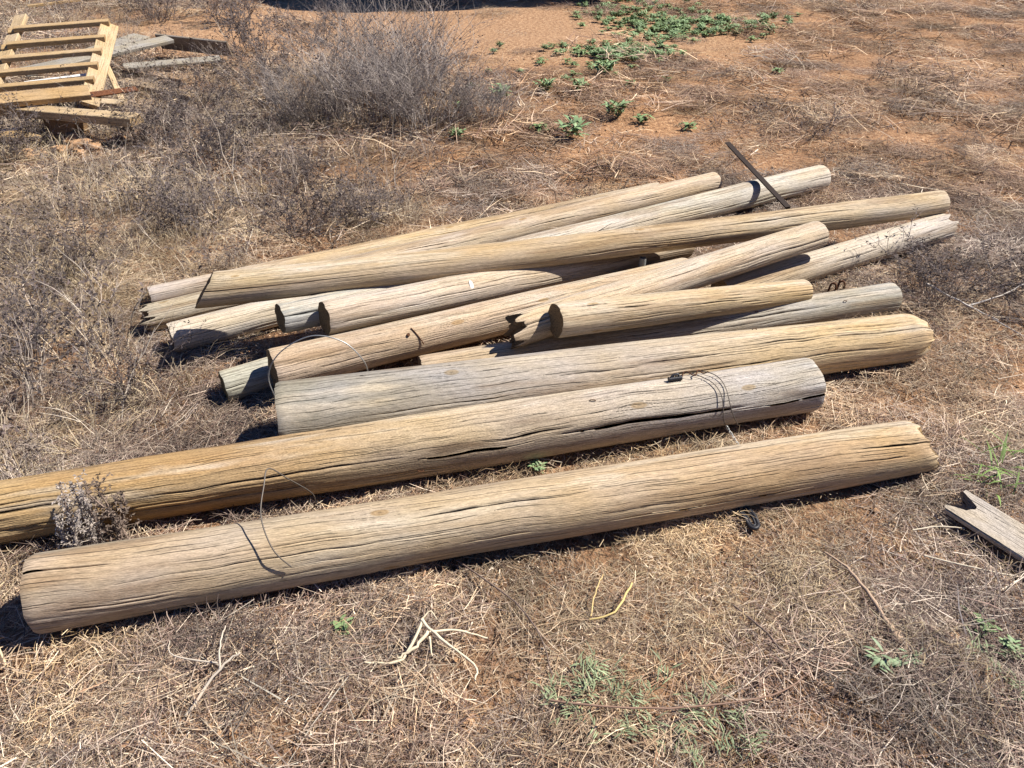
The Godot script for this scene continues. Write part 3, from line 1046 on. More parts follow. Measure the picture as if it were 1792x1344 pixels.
func make_wires() -> void:
	# springy galvanised loop over the bolt-stained pole
	var pts := [Vector3(-0.784, 0.09, -2.111), Vector3(-0.808, 0.19, -2.131), Vector3(-0.757, 0.28, -2.14), Vector3(-0.647, 0.34, -2.145), Vector3(-0.547, 0.32, -2.142), Vector3(-0.49, 0.25, -2.143), Vector3(-0.486, 0.17, -2.182)]
	var w := wire(self, "wire_loop", pts, 0.0022, M.galv, Vector3(-0.65, 0.09, -2.14))
	w.position = Vector3(-0.65, 0.09, -2.14)
	tag(w, "silvery wire arching in a loop over the left end of a pole", "wire")
	pts = [Vector3(-0.555, 0.135, -1.349), Vector3(-0.593, 0.19, -1.355), Vector3(-0.626, 0.25, -1.407), Vector3(-0.631, 0.29, -1.479), Vector3(-0.632, 0.3, -1.535), Vector3(-0.597, 0.24, -1.563), Vector3(-0.559, 0.15, -1.609), Vector3(-0.561, 0.09, -1.632), Vector3(-0.588, 0.03, -1.665)]
	w = wire(self, "bent_wire", pts, 0.0018, M.dark_wire, Vector3(-0.6, 0.03, -1.5))
	w.position = Vector3(-0.6, 0.03, -1.5)
	tag(w, "thin bent wire standing up behind and over the nearest pole", "wire")
	pts = [Vector3(-0.69, 0.02, -1.56), Vector3(-0.675, 0.12, -1.52), Vector3(-0.64, 0.20, -1.45)]
	# double tie wire round the second pole, with its twist and tail
	var s: Dictionary = P.b
	var base := on_pole(s, 0.86, 60.0)
	base.y = 0.0
	var t := thing("tie_wire", "double dark wire tied round the second pole, tail twisted below", "wire", base)
	for k in 2:
		var loop: Array = []
		for a in range(-60, 131, 12):
			loop.append(on_pole(s, 0.845 + 0.012 * k + 0.0002 * (a + 20) + 0.004 * sin(a * 0.05 + k), a, 0.0035 + 0.003 * absf(sin(a * 0.04 + k * 2.0))))
		wire(t, "strand", loop, 0.0016, M.dark_wire, base)
	var e := on_pole(s, 0.872, 118.0, 0.004)
	for k in 2:
		var tw: Array = []
		for q in 11:
			tw.append(e + Vector3(0.004 * q, -0.004 * q, 0.009 * q) + Vector3(sin(q * 1.6 + k * PI), cos(q * 1.6 + k * PI), 0) * 0.003)
		wire(t, "twisted_tail", tw, 0.0014, M.galv, base)
	var rz: Array = []
	for q in 9:
		rz.append(on_pole(s, 0.825 + 0.004 * q, -10.0 - 6.0 * sin(q * 1.3), 0.006 + 0.014 * absf(sin(q * 0.9))))
	wire(t, "rusty_hook", rz, 0.002, M.rust_wire, base)
	# black plastic insulator
	var ib := on_pole(s, 0.815, -8.0, 0.0)
	var ins := thing("fence_insulator", "small black plastic insulator lying on top of the second pole", "insulator", ib)
	var fr := pole_frame(s)
	var mb := MB.new()
	var body := PackedVector3Array()
	var rr := PackedFloat32Array()
	for q in 11:
		body.append(fr[0] * (q * 0.0045 - 0.022) + Vector3(0, 0.007, 0))
		rr.append(0.0065 + (0.003 if q % 2 == 0 else 0.0))
	mb.tube(body, rr, 8, Color(1, 1, 1))
	part(mb, "body", M.rubber, ins)
	mb = MB.new()
	mb.tube(PackedVector3Array([fr[0] * -0.015 + Vector3(0, 0.012, 0), fr[0] * -0.008 + Vector3(0, 0.020, -0.003), fr[0] * 0.009 + Vector3(0, 0.021, -0.003), fr[0] * 0.015 + Vector3(0, 0.013, 0)]), PackedFloat32Array([0.004, 0.004, 0.005, 0.004]), 6, Color(1, 1, 1))
	part(mb, "clip", M.rubber, ins)
	# leaning steel post over the bleached pole
	var lo := Vector3(1.46, 0.10, -3.898)
	var hi := Vector3(1.232, 0.285, -4.424)
	var post := thing("steel_post", "dark rusty steel angle post leaning over the bleached pole", "post", Vector3(lo.x, 0.0, lo.z))
	var d := (hi - lo).normalized()
	var sidev := d.cross(Vector3.UP).normalized()
	var upv := sidev.cross(d).normalized()
	plank(post, "web", lo - post.position, hi - post.position, upv, 0.036, 0.006, M.steel, Color(1, 1, 1), 3)
	plank(post, "flange", lo - post.position + sidev * 0.0148 - upv * 0.0062, hi - post.position + sidev * 0.0148 - upv * 0.0062, upv, 0.006, 0.026, M.steel, Color(1, 1, 1), 4)
	# rusty hooks in the gap by the short pole's right end
	for k in 2:
		var hb := Vector3(1.40 + 0.045 * k, 0.0, -3.06 - 0.02 * k)
		var hp := [hb, hb + Vector3(0.002, 0.04, 0.0), hb + Vector3(0.010, 0.065, -0.005), hb + Vector3(0.024, 0.068, 0.0), hb + Vector3(0.030, 0.05, 0.005), hb + Vector3(0.024, 0.032, 0.004)]
		w = wire(self, "rusty_hook", hp, 0.0048, M.rust_wire, hb)
		w.position = hb
		tag(w, ["rusty iron hook in the gap, nearer the short pole's end", "rusty iron hook in the gap, nearer the dry shrub"][k], "hook", "rusty hooks between the poles")
	# small grey pipe stub in the shade under the longest pole
	var sb := Vector3(0.578, 0.118, -3.135)
	mb = MB.new()
	mb.tube(PackedVector3Array([Vector3.ZERO, Vector3(0.0, 0.035, 0.004), Vector3(0.0, 0.042, 0.004), Vector3(0, 0.042, 0.004), Vector3(0, 0.01, 0.002)]), PackedFloat32Array([0.016, 0.016, 0.0155, 0.011, 0.010]), 14, Color(1, 1, 1))
	var stub := part(mb, "pipe_stub", flat_mat("grey_plastic", lin(0.20, 0.21, 0.21), 0.7), self)
	stub.position = sb
	tag(stub, "small grey pipe stub in the shade below the longest pole", "pipe")
	# black rubber strap sticking out from under the nearest pole
	var c0 := Vector3(0.655, 0.034, -1.695)
	var strap := thing("rubber_strap", "black ribbed rubber strap looped out from under the nearest pole", "strap", c0)
	for k in 2:
		var f := 0.016 if k == 0 else 0.007
		var st: Array = [Vector3(-f, 0, 0), Vector3(0.03 - f, 0, 0.055)]
		for q in 7:
			var a := PI * q / 6.0
			st.append(Vector3(0.038, -0.006, 0.082) + Vector3(-cos(a) * f * 0.9, 0, sin(a) * f * 1.2))
		st.append(Vector3(0.03 + f, 0, 0.05))
		st.append(Vector3(f, 0, -0.005))
		wire(strap, "rib", st, 0.0065 if k == 0 else 0.004, M.rubber, Vector3.ZERO)

func make_frame_heap() -> void:
	var wm: StandardMaterial3D = wood_mats[0]
	var wr: StandardMaterial3D = wood_mats[2]
	var honey := Color(0.56, 0.41, 0.225)
	var lite := Color(0.66, 0.52, 0.33)
	var greyw := Color(0.42, 0.405, 0.36)
	# slatted frame: two rails and five slats, propped up at the far side
	var R0 := Vector3(-3.08, 0.18, -5.83)
	var R1 := Vector3(-3.26, 0.52, -6.80)
	var across := Vector3(-0.67, -0.02, 0.20)
	var t := thing("slatted_frame", "honey coloured slatted wooden frame propped up on scrap boards", "frame", Vector3(R0.x, 0.0, R0.z))
	var ax := (R1 - R0).normalized()
	var upf := across.cross(ax).normalized()
	if upf.y < 0:
		upf = -upf
	plank(t, "rail", R0 - t.position - ax * 0.06, R1 - t.position + ax * 0.03, (upf + across.normalized() * -0.5).normalized(), 0.13, 0.03, wm, lite, 1)
	plank(t, "rail", R0 + across * 1.02 - t.position - ax * 0.1, R1 + across * 1.02 - t.position + ax * 0.28, (upf + across.normalized() * 0.2).normalized(), 0.10, 0.04, wm, lite, 2)
	for k in 5:
		var f: float = [0.22, 0.41, 0.60, 0.79, 1.02][k]
		var p := R0.lerp(R1, f) - t.position + upf * 0.035
		plank(t, "slat", p + across * 0.0, p + across * 1.0, (upf + ax * 0.25).normalized(), 0.075, 0.036, wm, honey.lerp(lite, 0.25 * (k % 3)), 10 + k)
		var blk := p - upf * 0.026 + across * 0.985
		plank(t, "block", blk, blk + across.normalized() * 0.06, upf, 0.07, 0.05, wm, honey, 30 + k)
	var g := "scrap boards under the slatted frame"
	board("wooden_plank", "pale squared beam lying in front of the slatted frame", "plank", Vector3(-3.855, 0.23, -5.56), Vector3(-2.50, 0.215, -5.24), Vector3.UP, 0.14, 0.055, wm, lite, 40, g)
	board("wooden_plank", "tan plank overlapping the front of the slatted frame", "plank", Vector3(-3.62, 0.30, -5.30), Vector3(-2.985, 0.285, -5.665), Vector3(0.1, 1, 0.25), 0.15, 0.04, wm, Color(0.62, 0.45, 0.25), 41, g)
	board("rusty_bar", "flat orange rusted steel bar sticking out past the frame", "bar", Vector3(-3.30, 0.205, -5.72), Vector3(-2.832, 0.20, -6.075), Vector3(0, 1, 0.5), 0.06, 0.012, M.rust, Color(1, 1, 1), 42)
	board("wooden_plank", "pale plank lying beneath the slats of the frame", "plank", Vector3(-3.95, 0.13, -5.93), Vector3(-3.36, 0.13, -6.38), Vector3.UP, 0.12, 0.025, wm, Color(0.70, 0.60, 0.45), 43, g)
	board("wooden_plank", "silver grey plank pointing out behind the frame", "plank", Vector3(-4.13, 0.16, -6.86), Vector3(-3.30, 0.22, -8.02), Vector3(0.2, 1, 0.1), 0.13, 0.035, wr, greyw, 44, g)
	board("wooden_plank", "wide grey plank farthest behind the slatted frame", "plank", Vector3(-4.136, 0.10, -7.70), Vector3(-3.83, 0.14, -8.62), Vector3(0.1, 1, 0.1), 0.20, 0.03, wr, greyw, 45, g)
	board("wooden_plank", "grey board on edge with a dark side, right of the frame", "plank", Vector3(-3.46, 0.17, -8.15), Vector3(-2.72, 0.13, -7.98), Vector3(0, 0.5, -1), 0.16, 0.025, wr, Color(0.36, 0.32, 0.27), 46, g)
	board("wooden_plank", "old brown plank flat on the ground right of the frame", "plank", Vector3(-3.72, 0.045, -7.62), Vector3(-2.85, 0.045, -7.10), Vector3.UP, 0.13, 0.025, wr, Color(0.40, 0.29, 0.19), 47, g)
	board("painted_board", "white painted board end low at the left edge", "plank", Vector3(-3.75, 0.07, -5.28), Vector3(-3.46, 0.06, -5.50), Vector3.UP, 0.10, 0.02, flat_mat("white_board", lin(0.72, 0.72, 0.70), 0.8), Color(1, 1, 1), 48)
	board("wooden_plank", "short tan offcut under the pale squared beam", "plank", Vector3(-3.28, 0.06, -5.50), Vector3(-3.10, 0.06, -5.62), Vector3.UP, 0.09, 0.03, wm, honey, 49, g)
	board("wooden_plank", "upright packing offcut that carries the pale beam", "plank", Vector3(-3.20, 0.155, -5.45), Vector3(-2.96, 0.15, -5.38), Vector3.UP, 0.12, 0.14, wr, Color(0.36, 0.25, 0.15), 50, g)
	board("wooden_plank", "thin tan batten lying alone near the top left corner", "plank", Vector3(-6.25, 0.10, -10.95), Vector3(-5.75, 0.12, -11.35), Vector3.UP, 0.06, 0.03, wm, honey, 51, g)
	board("wooden_plank", "weathered grey board with a ragged end at the right edge", "plank", Vector3(1.312, 0.062, -1.66), Vector3(1.66, 0.055, -1.12), Vector3(-0.2, 1, 0.0), 0.11, 0.022, wr, Color(0.60, 0.55, 0.47), 52, "", 0.055)
	board("wooden_plank", "long weathered brown board on the ground beyond the rusty bar", "plank", Vector3(-3.35, 0.07, -6.95), Vector3(-2.55, 0.06, -6.45), Vector3.UP, 0.12, 0.025, wr, Color(0.46, 0.36, 0.25), 53, g)
	board("wooden_plank", "pale board lying low between the frame and the rusty bar", "plank", Vector3(-3.9, 0.10, -6.28), Vector3(-3.0, 0.09, -6.12), Vector3.UP, 0.13, 0.025, wm, Color(0.64, 0.53, 0.38), 54, g)
	board("painted_board", "white painted board glimpsed between the lower slats", "plank", Vector3(-3.78, 0.20, -6.25), Vector3(-3.36, 0.22, -6.45), Vector3.UP, 0.10, 0.018, flat_mat("white_board", lin(0.72, 0.72, 0.70), 0.8), Color(1, 1, 1), 55)
	board("wooden_plank", "grey plank lying flat behind the old brown plank", "plank", Vector3(-3.5, 0.10, -7.35), Vector3(-2.75, 0.09, -7.75), Vector3(0.1, 1, 0.1), 0.14, 0.025, wr, greyw, 56, g)
	board("wooden_plank", "tan board low in front, below the pale beam", "plank", Vector3(-3.75, 0.10, -5.15), Vector3(-3.22, 0.08, -5.33), Vector3(0, 1, 0.2), 0.10, 0.025, wm, honey, 57, g)
	board("wooden_plank", "thin slat leaning against the frame's right rail", "plank", Vector3(-3.05, 0.05, -6.25), Vector3(-3.30, 0.36, -6.62), Vector3(0.6, 1, 0.1), 0.05, 0.018, wm, lite, 58, g)
	# orange clods dug up beside the boards
	for k in 7:
		var cx: float = [-3.02, -2.92, -2.80, -2.98, -2.70, -3.15, -2.86][k]
		var cz: float = [-5.12, -5.20, -5.16, -5.30, -5.30, -5.05, -5.06][k]
		var sz: float = [0.05, 0.065, 0.05, 0.06, 0.045, 0.05, 0.04][k]
		var mi := MeshInstance3D.new()
		mi.mesh = clod_mesh(60 + k)
		mi.name = numbered("soil_clod")
		mi.material_override = M.clod
		mi.position = Vector3(cx, gh(cx, cz) + sz * 0.3, cz)
		mi.scale = Vector3(sz * 1.3, sz * 0.8, sz)
		add_child(mi)
		tag(mi, ["leftmost middling orange clod before the scrap boards", "largest orange clod in the middle before the scrap boards", "orange clod just right of the largest before the boards", "orange clod farther back, under the pale beam", "small orange clod rightmost before the scrap boards", "orange clod at the far left, nearest the black bush", "smallest orange clod, nearest the camera before the boards"][k], "clod", "earth clods by the scrap boards")

func clod_mesh(sd: int) -> ArrayMesh:
	var sp := SphereMesh.new()
	sp.radius = 1.0
	sp.height = 2.0
	sp.radial_segments = 14
	sp.rings = 8
	var a := sp.get_mesh_arrays()
	var v: PackedVector3Array = a[Mesh.ARRAY_VERTEX]
	var cols := PackedColorArray()
	for k in v.size():
		var p := v[k]
		v[k] = p * (1.0 + 1.1 * nz.get_noise_3d(p.x * 22.0 + sd * 31.0, p.y * 22.0, p.z * 22.0) + 0.5 * nz.get_noise_3d(p.x * 50.0, p.y * 50.0 + sd, p.z * 50.0))
		cols.append(Color(0.40, 0.245, 0.135))
	a[Mesh.ARRAY_VERTEX] = v
	a[Mesh.ARRAY_COLOR] = cols
	var st := SurfaceTool.new()
	st.create_from_arrays(a)
	st.generate_normals()
	if not M.has("clod"):
		M.clod = vc_mat("clod_soil", 0.97)
	return st.commit()

func make_litter() -> void:
	var r := RandomNumberGenerator.new()
	r.seed = 77
	var straw := [Color(0.653, 0.528, 0.374), Color(0.576, 0.446, 0.296), Color(0.442, 0.323, 0.204), Color(0.365, 0.259, 0.165), Color(0.269, 0.182, 0.122), Color(0.163, 0.109, 0.083), Color(0.403, 0.305, 0.222), Color(0.326, 0.200, 0.122)]
	var grey := [Color(0.595, 0.491, 0.383), Color(0.422, 0.332, 0.252), Color(0.240, 0.173, 0.139), Color(0.317, 0.237, 0.187), Color(0.125, 0.086, 0.070), Color(0.384, 0.300, 0.231), Color(0.202, 0.132, 0.104), Color(0.086, 0.060, 0.050)]
	var curl := [Color(0.557, 0.423, 0.257), Color(0.634, 0.505, 0.339), Color(0.442, 0.319, 0.178), Color(0.326, 0.228, 0.135), Color(0.173, 0.118, 0.083)]
	var mats: Array = []
	for k in 4:
		mats.append(straw_mesh(300 + k, 480, 0.17, 0.02, 0.12, 0.0009, 0.0025, 0.65, 0.027, straw))
	for k in 4:
		mats.append(straw_mesh(310 + k, 500, 0.17, 0.02, 0.13, 0.0008, 0.0023, 0.65, 0.029, grey))
	for k in 3:
		mats.append(straw_mesh(320 + k, 560, 0.16, 0.02, 0.08, 0.0008, 0.0018, 1.4, 0.038, curl))
	mats.append(straw_mesh(330, 14, 0.22, 0.10, 0.26, 0.0015, 0.0034, 0.5, 0.03, [Color(0.56, 0.46, 0.34), Color(0.30, 0.23, 0.18), Color(0.66, 0.57, 0.44)]))
	mats.append(straw_mesh(331, 14, 0.22, 0.08, 0.24, 0.0014, 0.0032, 0.55, 0.03, [Color(0.20, 0.145, 0.12), Color(0.30, 0.23, 0.185), Color(0.60, 0.52, 0.41)]))
	mats.append(straw_mesh(340, 700, 0.17, 0.004, 0.016, 0.0008, 0.0020, 0.5, 0.012, straw + grey + [Color(0.38, 0.22, 0.12)]))
	# coarser stalks for the open ground behind the heap
	for k in 3:
		mats.append(straw_mesh(350 + k, 150, 0.30, 0.06, 0.26, 0.0028, 0.0062, 0.45, 0.04, straw + grey))
	var places: Array = []
	for k in mats.size():
		places.append([])
	var bands := [[-0.4, -2.4, 2.3, 72.0], [-2.4, -4.6, 3.8, 50.0], [-4.6, -7.5, 5.8, 28.0], [-7.5, -13.2, 8.8, 15.0]]
	for b in bands:
		var area: float = (b[0] - b[1]) * b[2] * 2.0
		for q in int(area * b[3]):
			var x: float = r.randf_range(-b[2], b[2])
			var z: float = r.randf_range(b[1], b[0])
			if r.randf() < bare(x, z) * 0.93 or r.randf() < 0.30 * clampf((-z - 4.0) * 0.5, 0.0, 1.0) * clampf(x * 0.8 + 0.6, 0.0, 1.0):
				continue
			var far := clampf((-z - 3.0) / 9.0, 0.0, 1.0)
			var n1 := ngr.get_noise_2d(x * 2.2 + 5.0, z * 2.2)
			var lz := left_zone(x, z)
			var pc := clampf(0.9 * bump2(x, z, 0.55, -1.55, 0.65, 0.35) + 0.35 * lz + 0.25 * bump2(x, z, 0.3, -2.0, 2.0, 0.3) + n1 * 0.3, 0.0, 0.9)
			var pg := clampf(0.45 + ngr.get_noise_2d(x * 1.3 + 70.0, z * 1.3) * 1.4, 0.05, 0.95)
			if z > -1.4 and x < 0.2:
				pg = clampf(pg + 0.35, 0.0, 0.95)
			if z < -4.0 and x > -0.5:
				pg = clampf(pg + 0.15, 0.0, 0.95)
			var kind := 0
			var u := r.randf()
			if u < 0.18:
				kind = 13
			elif u < 0.235:
				kind = 11 + (1 if r.randf() < pg else 0)
			elif r.randf() < pc:
				kind = 8 + r.randi() % 3
			elif r.randf() < pg:
				kind = 4 + r.randi() % 4
			else:
				kind = r.randi() % 4
			if r.randf() < 0.36 * clampf((-z - 3.6) * 0.6, 0.0, 1.0):
				kind = 14 + r.randi() % 3 if r.randf() < 0.7 else 13
			var j := r.randf_range(0.74, 1.22) * clampf(1.0 + ngr.get_noise_2d(x * 14.0 + 3.0, z * 14.0) * 1.1, 0.6, 1.3)  # rotted and bleached clumps
			var warm := r.randf_range(-0.05, 0.05)
			var back := (1.0 if z < -4.2 and x > -1.2 else 0.0) * clampf(0.7 + ngr.get_noise_2d(x * 3.0 + 11.0, z * 3.0) * 1.8, 0.0, 1.0)  # browner, older litter lies in patches on the open ground
			var tone := Color(1.0 + warm, 1.0, 1.0 - warm).lerp(Color(0.90, 0.76, 0.64), back * 0.75)
			places[kind].append([spot(r, x, z, r.randf_range(0.75, 1.3) * (1.0 + 0.5 * far), 0.16), tone * j])
	var o := stuff("straw_litter", "matted dry straw and dead grass littering the paddock soil")
	for k in mats.size():
		scatter(o, ["flat_straw", "grey_straw", "curly_grass", "long_stalks", "chaff", "coarse_stalks"][0 if k < 4 else 1 if k < 8 else 2 if k < 11 else 3 if k < 13 else 4 if k < 14 else 5], mats[k], M.straw, places[k])
	# small crumbs of soil
	var cl: Array = []
	for k in 5200:
		var z := -0.5 - 8.0 * pow(r.randf(), 1.6)
		var x := r.randf_range(-1.0, 1.0) * (1.6 - z * 0.8)
		if r.randf() > 0.25 + bare(x, z):
			continue
		var s := r.randf_range(0.003, 0.010)
		var j := r.randf_range(0.6, 1.2)
		cl.append([Transform3D(Basis(Vector3.UP, r.randf() * TAU).scaled(Vector3(s * 1.4, s * 0.8, s)), Vector3(x, gh(x, z) + s * 0.4, z)), Color(j, j, j)])
	var oc := stuff("soil_crumbs", "small orange crumbs of soil scattered between the straw")
	scatter(oc, "soil_crumb", clod_mesh(5), M.clod, cl)
	# standing dead weeds, thick on the left
	var weeds: Array = []
	var wp: Array = []
	var fl_none := Color(0, 0, 0)
	var wcols := [Color(0.30, 0.25, 0.215), Color(0.38, 0.32, 0.27), Color(0.45, 0.37, 0.28), Color(0.25, 0.21, 0.19)]
	for k in 5:
		weeds.append(bush_mesh(400 + k, 11, 0.22, 0.20, 0.0020, 2, 3, wcols[k % 4], 0.45, 0.09, Color(0.13, 0.10, 0.09)))
		wp.append([])
	for k in 3:
		weeds.append(straw_tuft(410 + k))
		wp.append([])
	for k in 2:
		weeds.append(bush_mesh(430 + k, 4, 0.34, 0.24, 0.0022, 1, 3, Color(0.46, 0.40, 0.33), 0.2, 0.0, fl_none))
		wp.append([])
	for q in 4600:
		var z := -1.3 - 11.5 * pow(r.randf(), 1.5)
		var x := r.randf_range(-1.0, 0.75) * (1.6 - z * 0.72)
		var lz := left_zone(x, z)
		if r.randf() > lz * 0.75 + (0.02 if z < -4.4 else 0.0) or r.randf() < bare(x, z):
			continue
		if near_pole(x, z):
			continue
		var kind := r.randi() % 5 if r.randf() < 0.45 else 5 + r.randi() % 3
		if r.randf() < 0.10:
			kind = 8 + r.randi() % 2
		var j := r.randf_range(0.7, 1.3)
		wp[kind].append([spot(r, x, z, r.randf_range(0.55, 1.25), 0.3), Color(j, j, j)])
	var ow := stuff("dead_weeds", "mass of standing dry weeds and grass left of the poles")
	for k in weeds.size():
		scatter(ow, "dead_weed" if k < 5 else "dry_grass" if k < 8 else "bleached_stems", weeds[k], M.straw if k > 4 and k < 8 else M.twig, wp[k])

func near_pole(x: float, z: float) -> bool:
	for k in P:
		var s: Dictionary = P[k]
		var a := Vector2(s.L.x, s.L.z)
		var b := Vector2(s.R.x, s.R.z)
		var t := clampf((Vector2(x, z) - a).dot(b - a) / (b - a).length_squared(), 0.0, 1.0)
		if a.lerp(b, t).distance_to(Vector2(x, z)) < 0.13:
			return true
	return false

func straw_tuft(sd: int) -> ArrayMesh:
	var r := RandomNumberGenerator.new()
	r.seed = sd
	var mb := MB.new()
	for k in 90:
		var a := r.randf() * TAU
		var d := Vector3(cos(a), 0, sin(a))
		var p := d * r.randf() * 0.14
		var dir := (d * r.randf_range(0.1, 1.3) + Vector3.UP).normalized()
		var pts := PackedVector3Array()
		var len := r.randf_range(0.07, 0.20)
		for q in 5:
			pts.append(p)
			p += dir * len / 4.0
			dir = (dir + d * 0.25 + Vector3(r.randf_range(-0.2, 0.2), -0.32, r.randf_range(-0.2, 0.2))).normalized()
			p.y = maxf(p.y, 0.0)
		var c: Color = [Color(0.50, 0.385, 0.235), Color(0.40, 0.30, 0.18), Color(0.58, 0.48, 0.33), Color(0.33, 0.26, 0.185)][r.randi() % 4]
		var j := r.randf_range(0.75, 1.2)
		mb.ribbon(pts, r.randf_range(0.0012, 0.0024), dir.cross(Vector3.UP).normalized(), Color(c.r * j, c.g * j, c.b * j))
	return mb.mesh()

func make_bushes() -> void:
	var g := "dead bushes in the paddock"
	var ash := Color(0.26, 0.225, 0.205)
	var dk := Color(0.15, 0.12, 0.11)
	var fl := Color(0.11, 0.09, 0.085)
	var dense: Array = []
	for k in 2:
		dense.append(bush_mesh(500 + k, 95, 0.56, 0.42, 0.0034, 2, 4, ash, 0.6, 0.05, Color(0.14, 0.115, 0.115)))
	var scrub: Array = []
	for k in 3:
		scrub.append(bush_mesh(520 + k, 24, 0.40, 0.24, 0.0032, 2, 4, dk, 0.3, 0.42, fl))
	# [x, z, scale, dense?, label]
	var list := [
		[-1.05, -5.95, 1.15, 0, "big ash grey dead bush behind the poles, its fullest middle"],
		[-1.50, -5.85, 0.80, 1, "ash grey dead bush at the left side of the big one"],
		[-0.62, -5.80, 1.0, 1, "ash grey dead bush at the right side of the big one"],
		[-0.95, -6.70, 1.25, 0, "ash grey dead bush rising behind the big one"],
		[-0.20, -5.95, 0.62, 0, "low ash grey bush next to the green weeds"],
		[-1.98, -6.2, 0.8, 4, "dark brown dead bush between the frame heap and big bush"],
		[-2.45, -6.10, 1.0, 2, "dark scrubby dead bush right of the pale squared beam"],
		[-2.42, -5.35, 1.0, 3, "dark scrubby dead bush in front of the frame heap's right end"],
		[-2.15, -6.95, 1.2, 4, "dark dead bush behind the scrub beside the frame"],
		[-1.09, -3.75, 0.8, 2, "low dark dead bush just behind the heap's left part"],
		[-0.80, -3.95, 0.7, 3, "low spiky dead bush just behind the farthest pole"],
		[-1.25, -4.50, 0.75, 4, "dead weed bush midway between the heap and big bush"],
		[-3.30, -5.0, 1.0, 3, "black looking dead bush in front of the scrap boards"],
		[-3.62, -4.9, 0.9, 2, "dead bush at the left edge below the scrap boards"],
		[-1.89, -4.76, 0.95, 2, "spindly dead bush on the open straw left of centre"],
		[-2.65, -8.5, 1.3, 3, "dark dead bush behind the grey boards"],
		[-2.1, -8.9, 1.2, 4, "dead bush on the edge of the bare orange soil"],
		[-4.3, -10.3, 1.5, 2, "dark dead bush near the top left, behind the frame"],
		[-3.4, -10.2, 1.5, 3, "dark dead bush left of the bare orange soil"],
		[-2.09, -3.30, 0.9, 4, "grey dead bush on the left among standing weeds"],
		[-1.82, -2.46, 0.8, 2, "grey dead bush at the left edge behind the second pole"],
		[-1.42, -2.25, 0.62, 3, "small dead bush left of the greenish pole end"],
		[-1.70, -3.85, 0.85, 3, "dead bush among dry grass up left of the heap"],
		[2.02, -3.12, 0.95, 4, "sprawling dead shrub right of the heap's frayed pole"],
		[1.86, -3.02, 0.6, 2, "small dead twigs resting against the frayed pole"],
		[2.2, -2.75, 0.6, 3, "low dark dead twigs on the soil by the right edge"]]
	for b in list:
		var mi := MeshInstance3D.new()
		var k: int = b[3]
		mi.mesh = dense[k] if k < 2 else scrub[k - 2]
		mi.material_override = M.twig
		mi.name = numbered("dead_bush")
		mi.position = Vector3(b[0], gh(b[0], b[1]), b[1])
		mi.rotation.y = b[0] * 7.0
		mi.scale = Vector3(b[2] * 1.1, b[2] * (0.55 if k == 4 and b[0] > 0 else 0.85), b[2] * 1.1)
		add_child(mi)
		tag(mi, b[4], "bush", g)
	# woody dead stalks standing between the two nearest poles
	var r := RandomNumberGenerator.new()
	r.seed = 91
	var spots := [[-1.20, -1.50, "bushy grey dead stalk standing before the rotten pole end, leftmost"], [-1.14, -1.52, "pale forked dead stalk between the two nearest poles"], [-1.085, -1.54, "dark crusty dead stalk between the two nearest poles, rightmost"]]
	for k in 3:
		var mb := MB.new()
		var h: float = [0.26, 0.24, 0.25][k]
		for q in 4:
			var c: Color = [Color(0.62, 0.54, 0.45), Color(0.28, 0.21, 0.165)][1 if k == 2 or q > 1 else 0]
			var p := Vector3(r.randf_range(-0.014, 0.014), -0.005, r.randf_range(-0.01, 0.01))
			var dir := Vector3(r.randf_range(-0.12, 0.08), 1, r.randf_range(-0.16, 0.02)).normalized()
			var pts := PackedVector3Array()
			var rs := PackedFloat32Array()
			for w in 22:
				pts.append(p)
				rs.append(0.0046 * (1.0 - 0.035 * w))
				p += dir * h * (0.6 + 0.16 * q) / 21.0
				dir = (dir + Vector3(r.randf_range(-1, 1), 0.4, r.randf_range(-1, 1)) * 0.16).normalized()
			mb.tube(pts, rs, 5, c)
			for w in 6:
				twig(mb, r, pts[r.randi_range(6, 20)], Vector3(r.randf_range(-1, 1), r.randf_range(0.2, 1.2), r.randf_range(-1, 1)).normalized(), 0.05, 0.0016, 0, c, 0.0, 0)
		var n0 := mb.v.size()
		for q in 3:
			flecks(mb, r, 0, 0.9, 0.0065, Color(0.36, 0.31, 0.27) if k < 2 else Color(0.19, 0.145, 0.115), n0)
		var mi2 := part(mb, "dead_stalk", M.twig, self)
		mi2.position = Vector3(spots[k][0], 0.0, spots[k][1])
		tag(mi2, spots[k][2], "stalk", "dead stalks between the nearest poles")

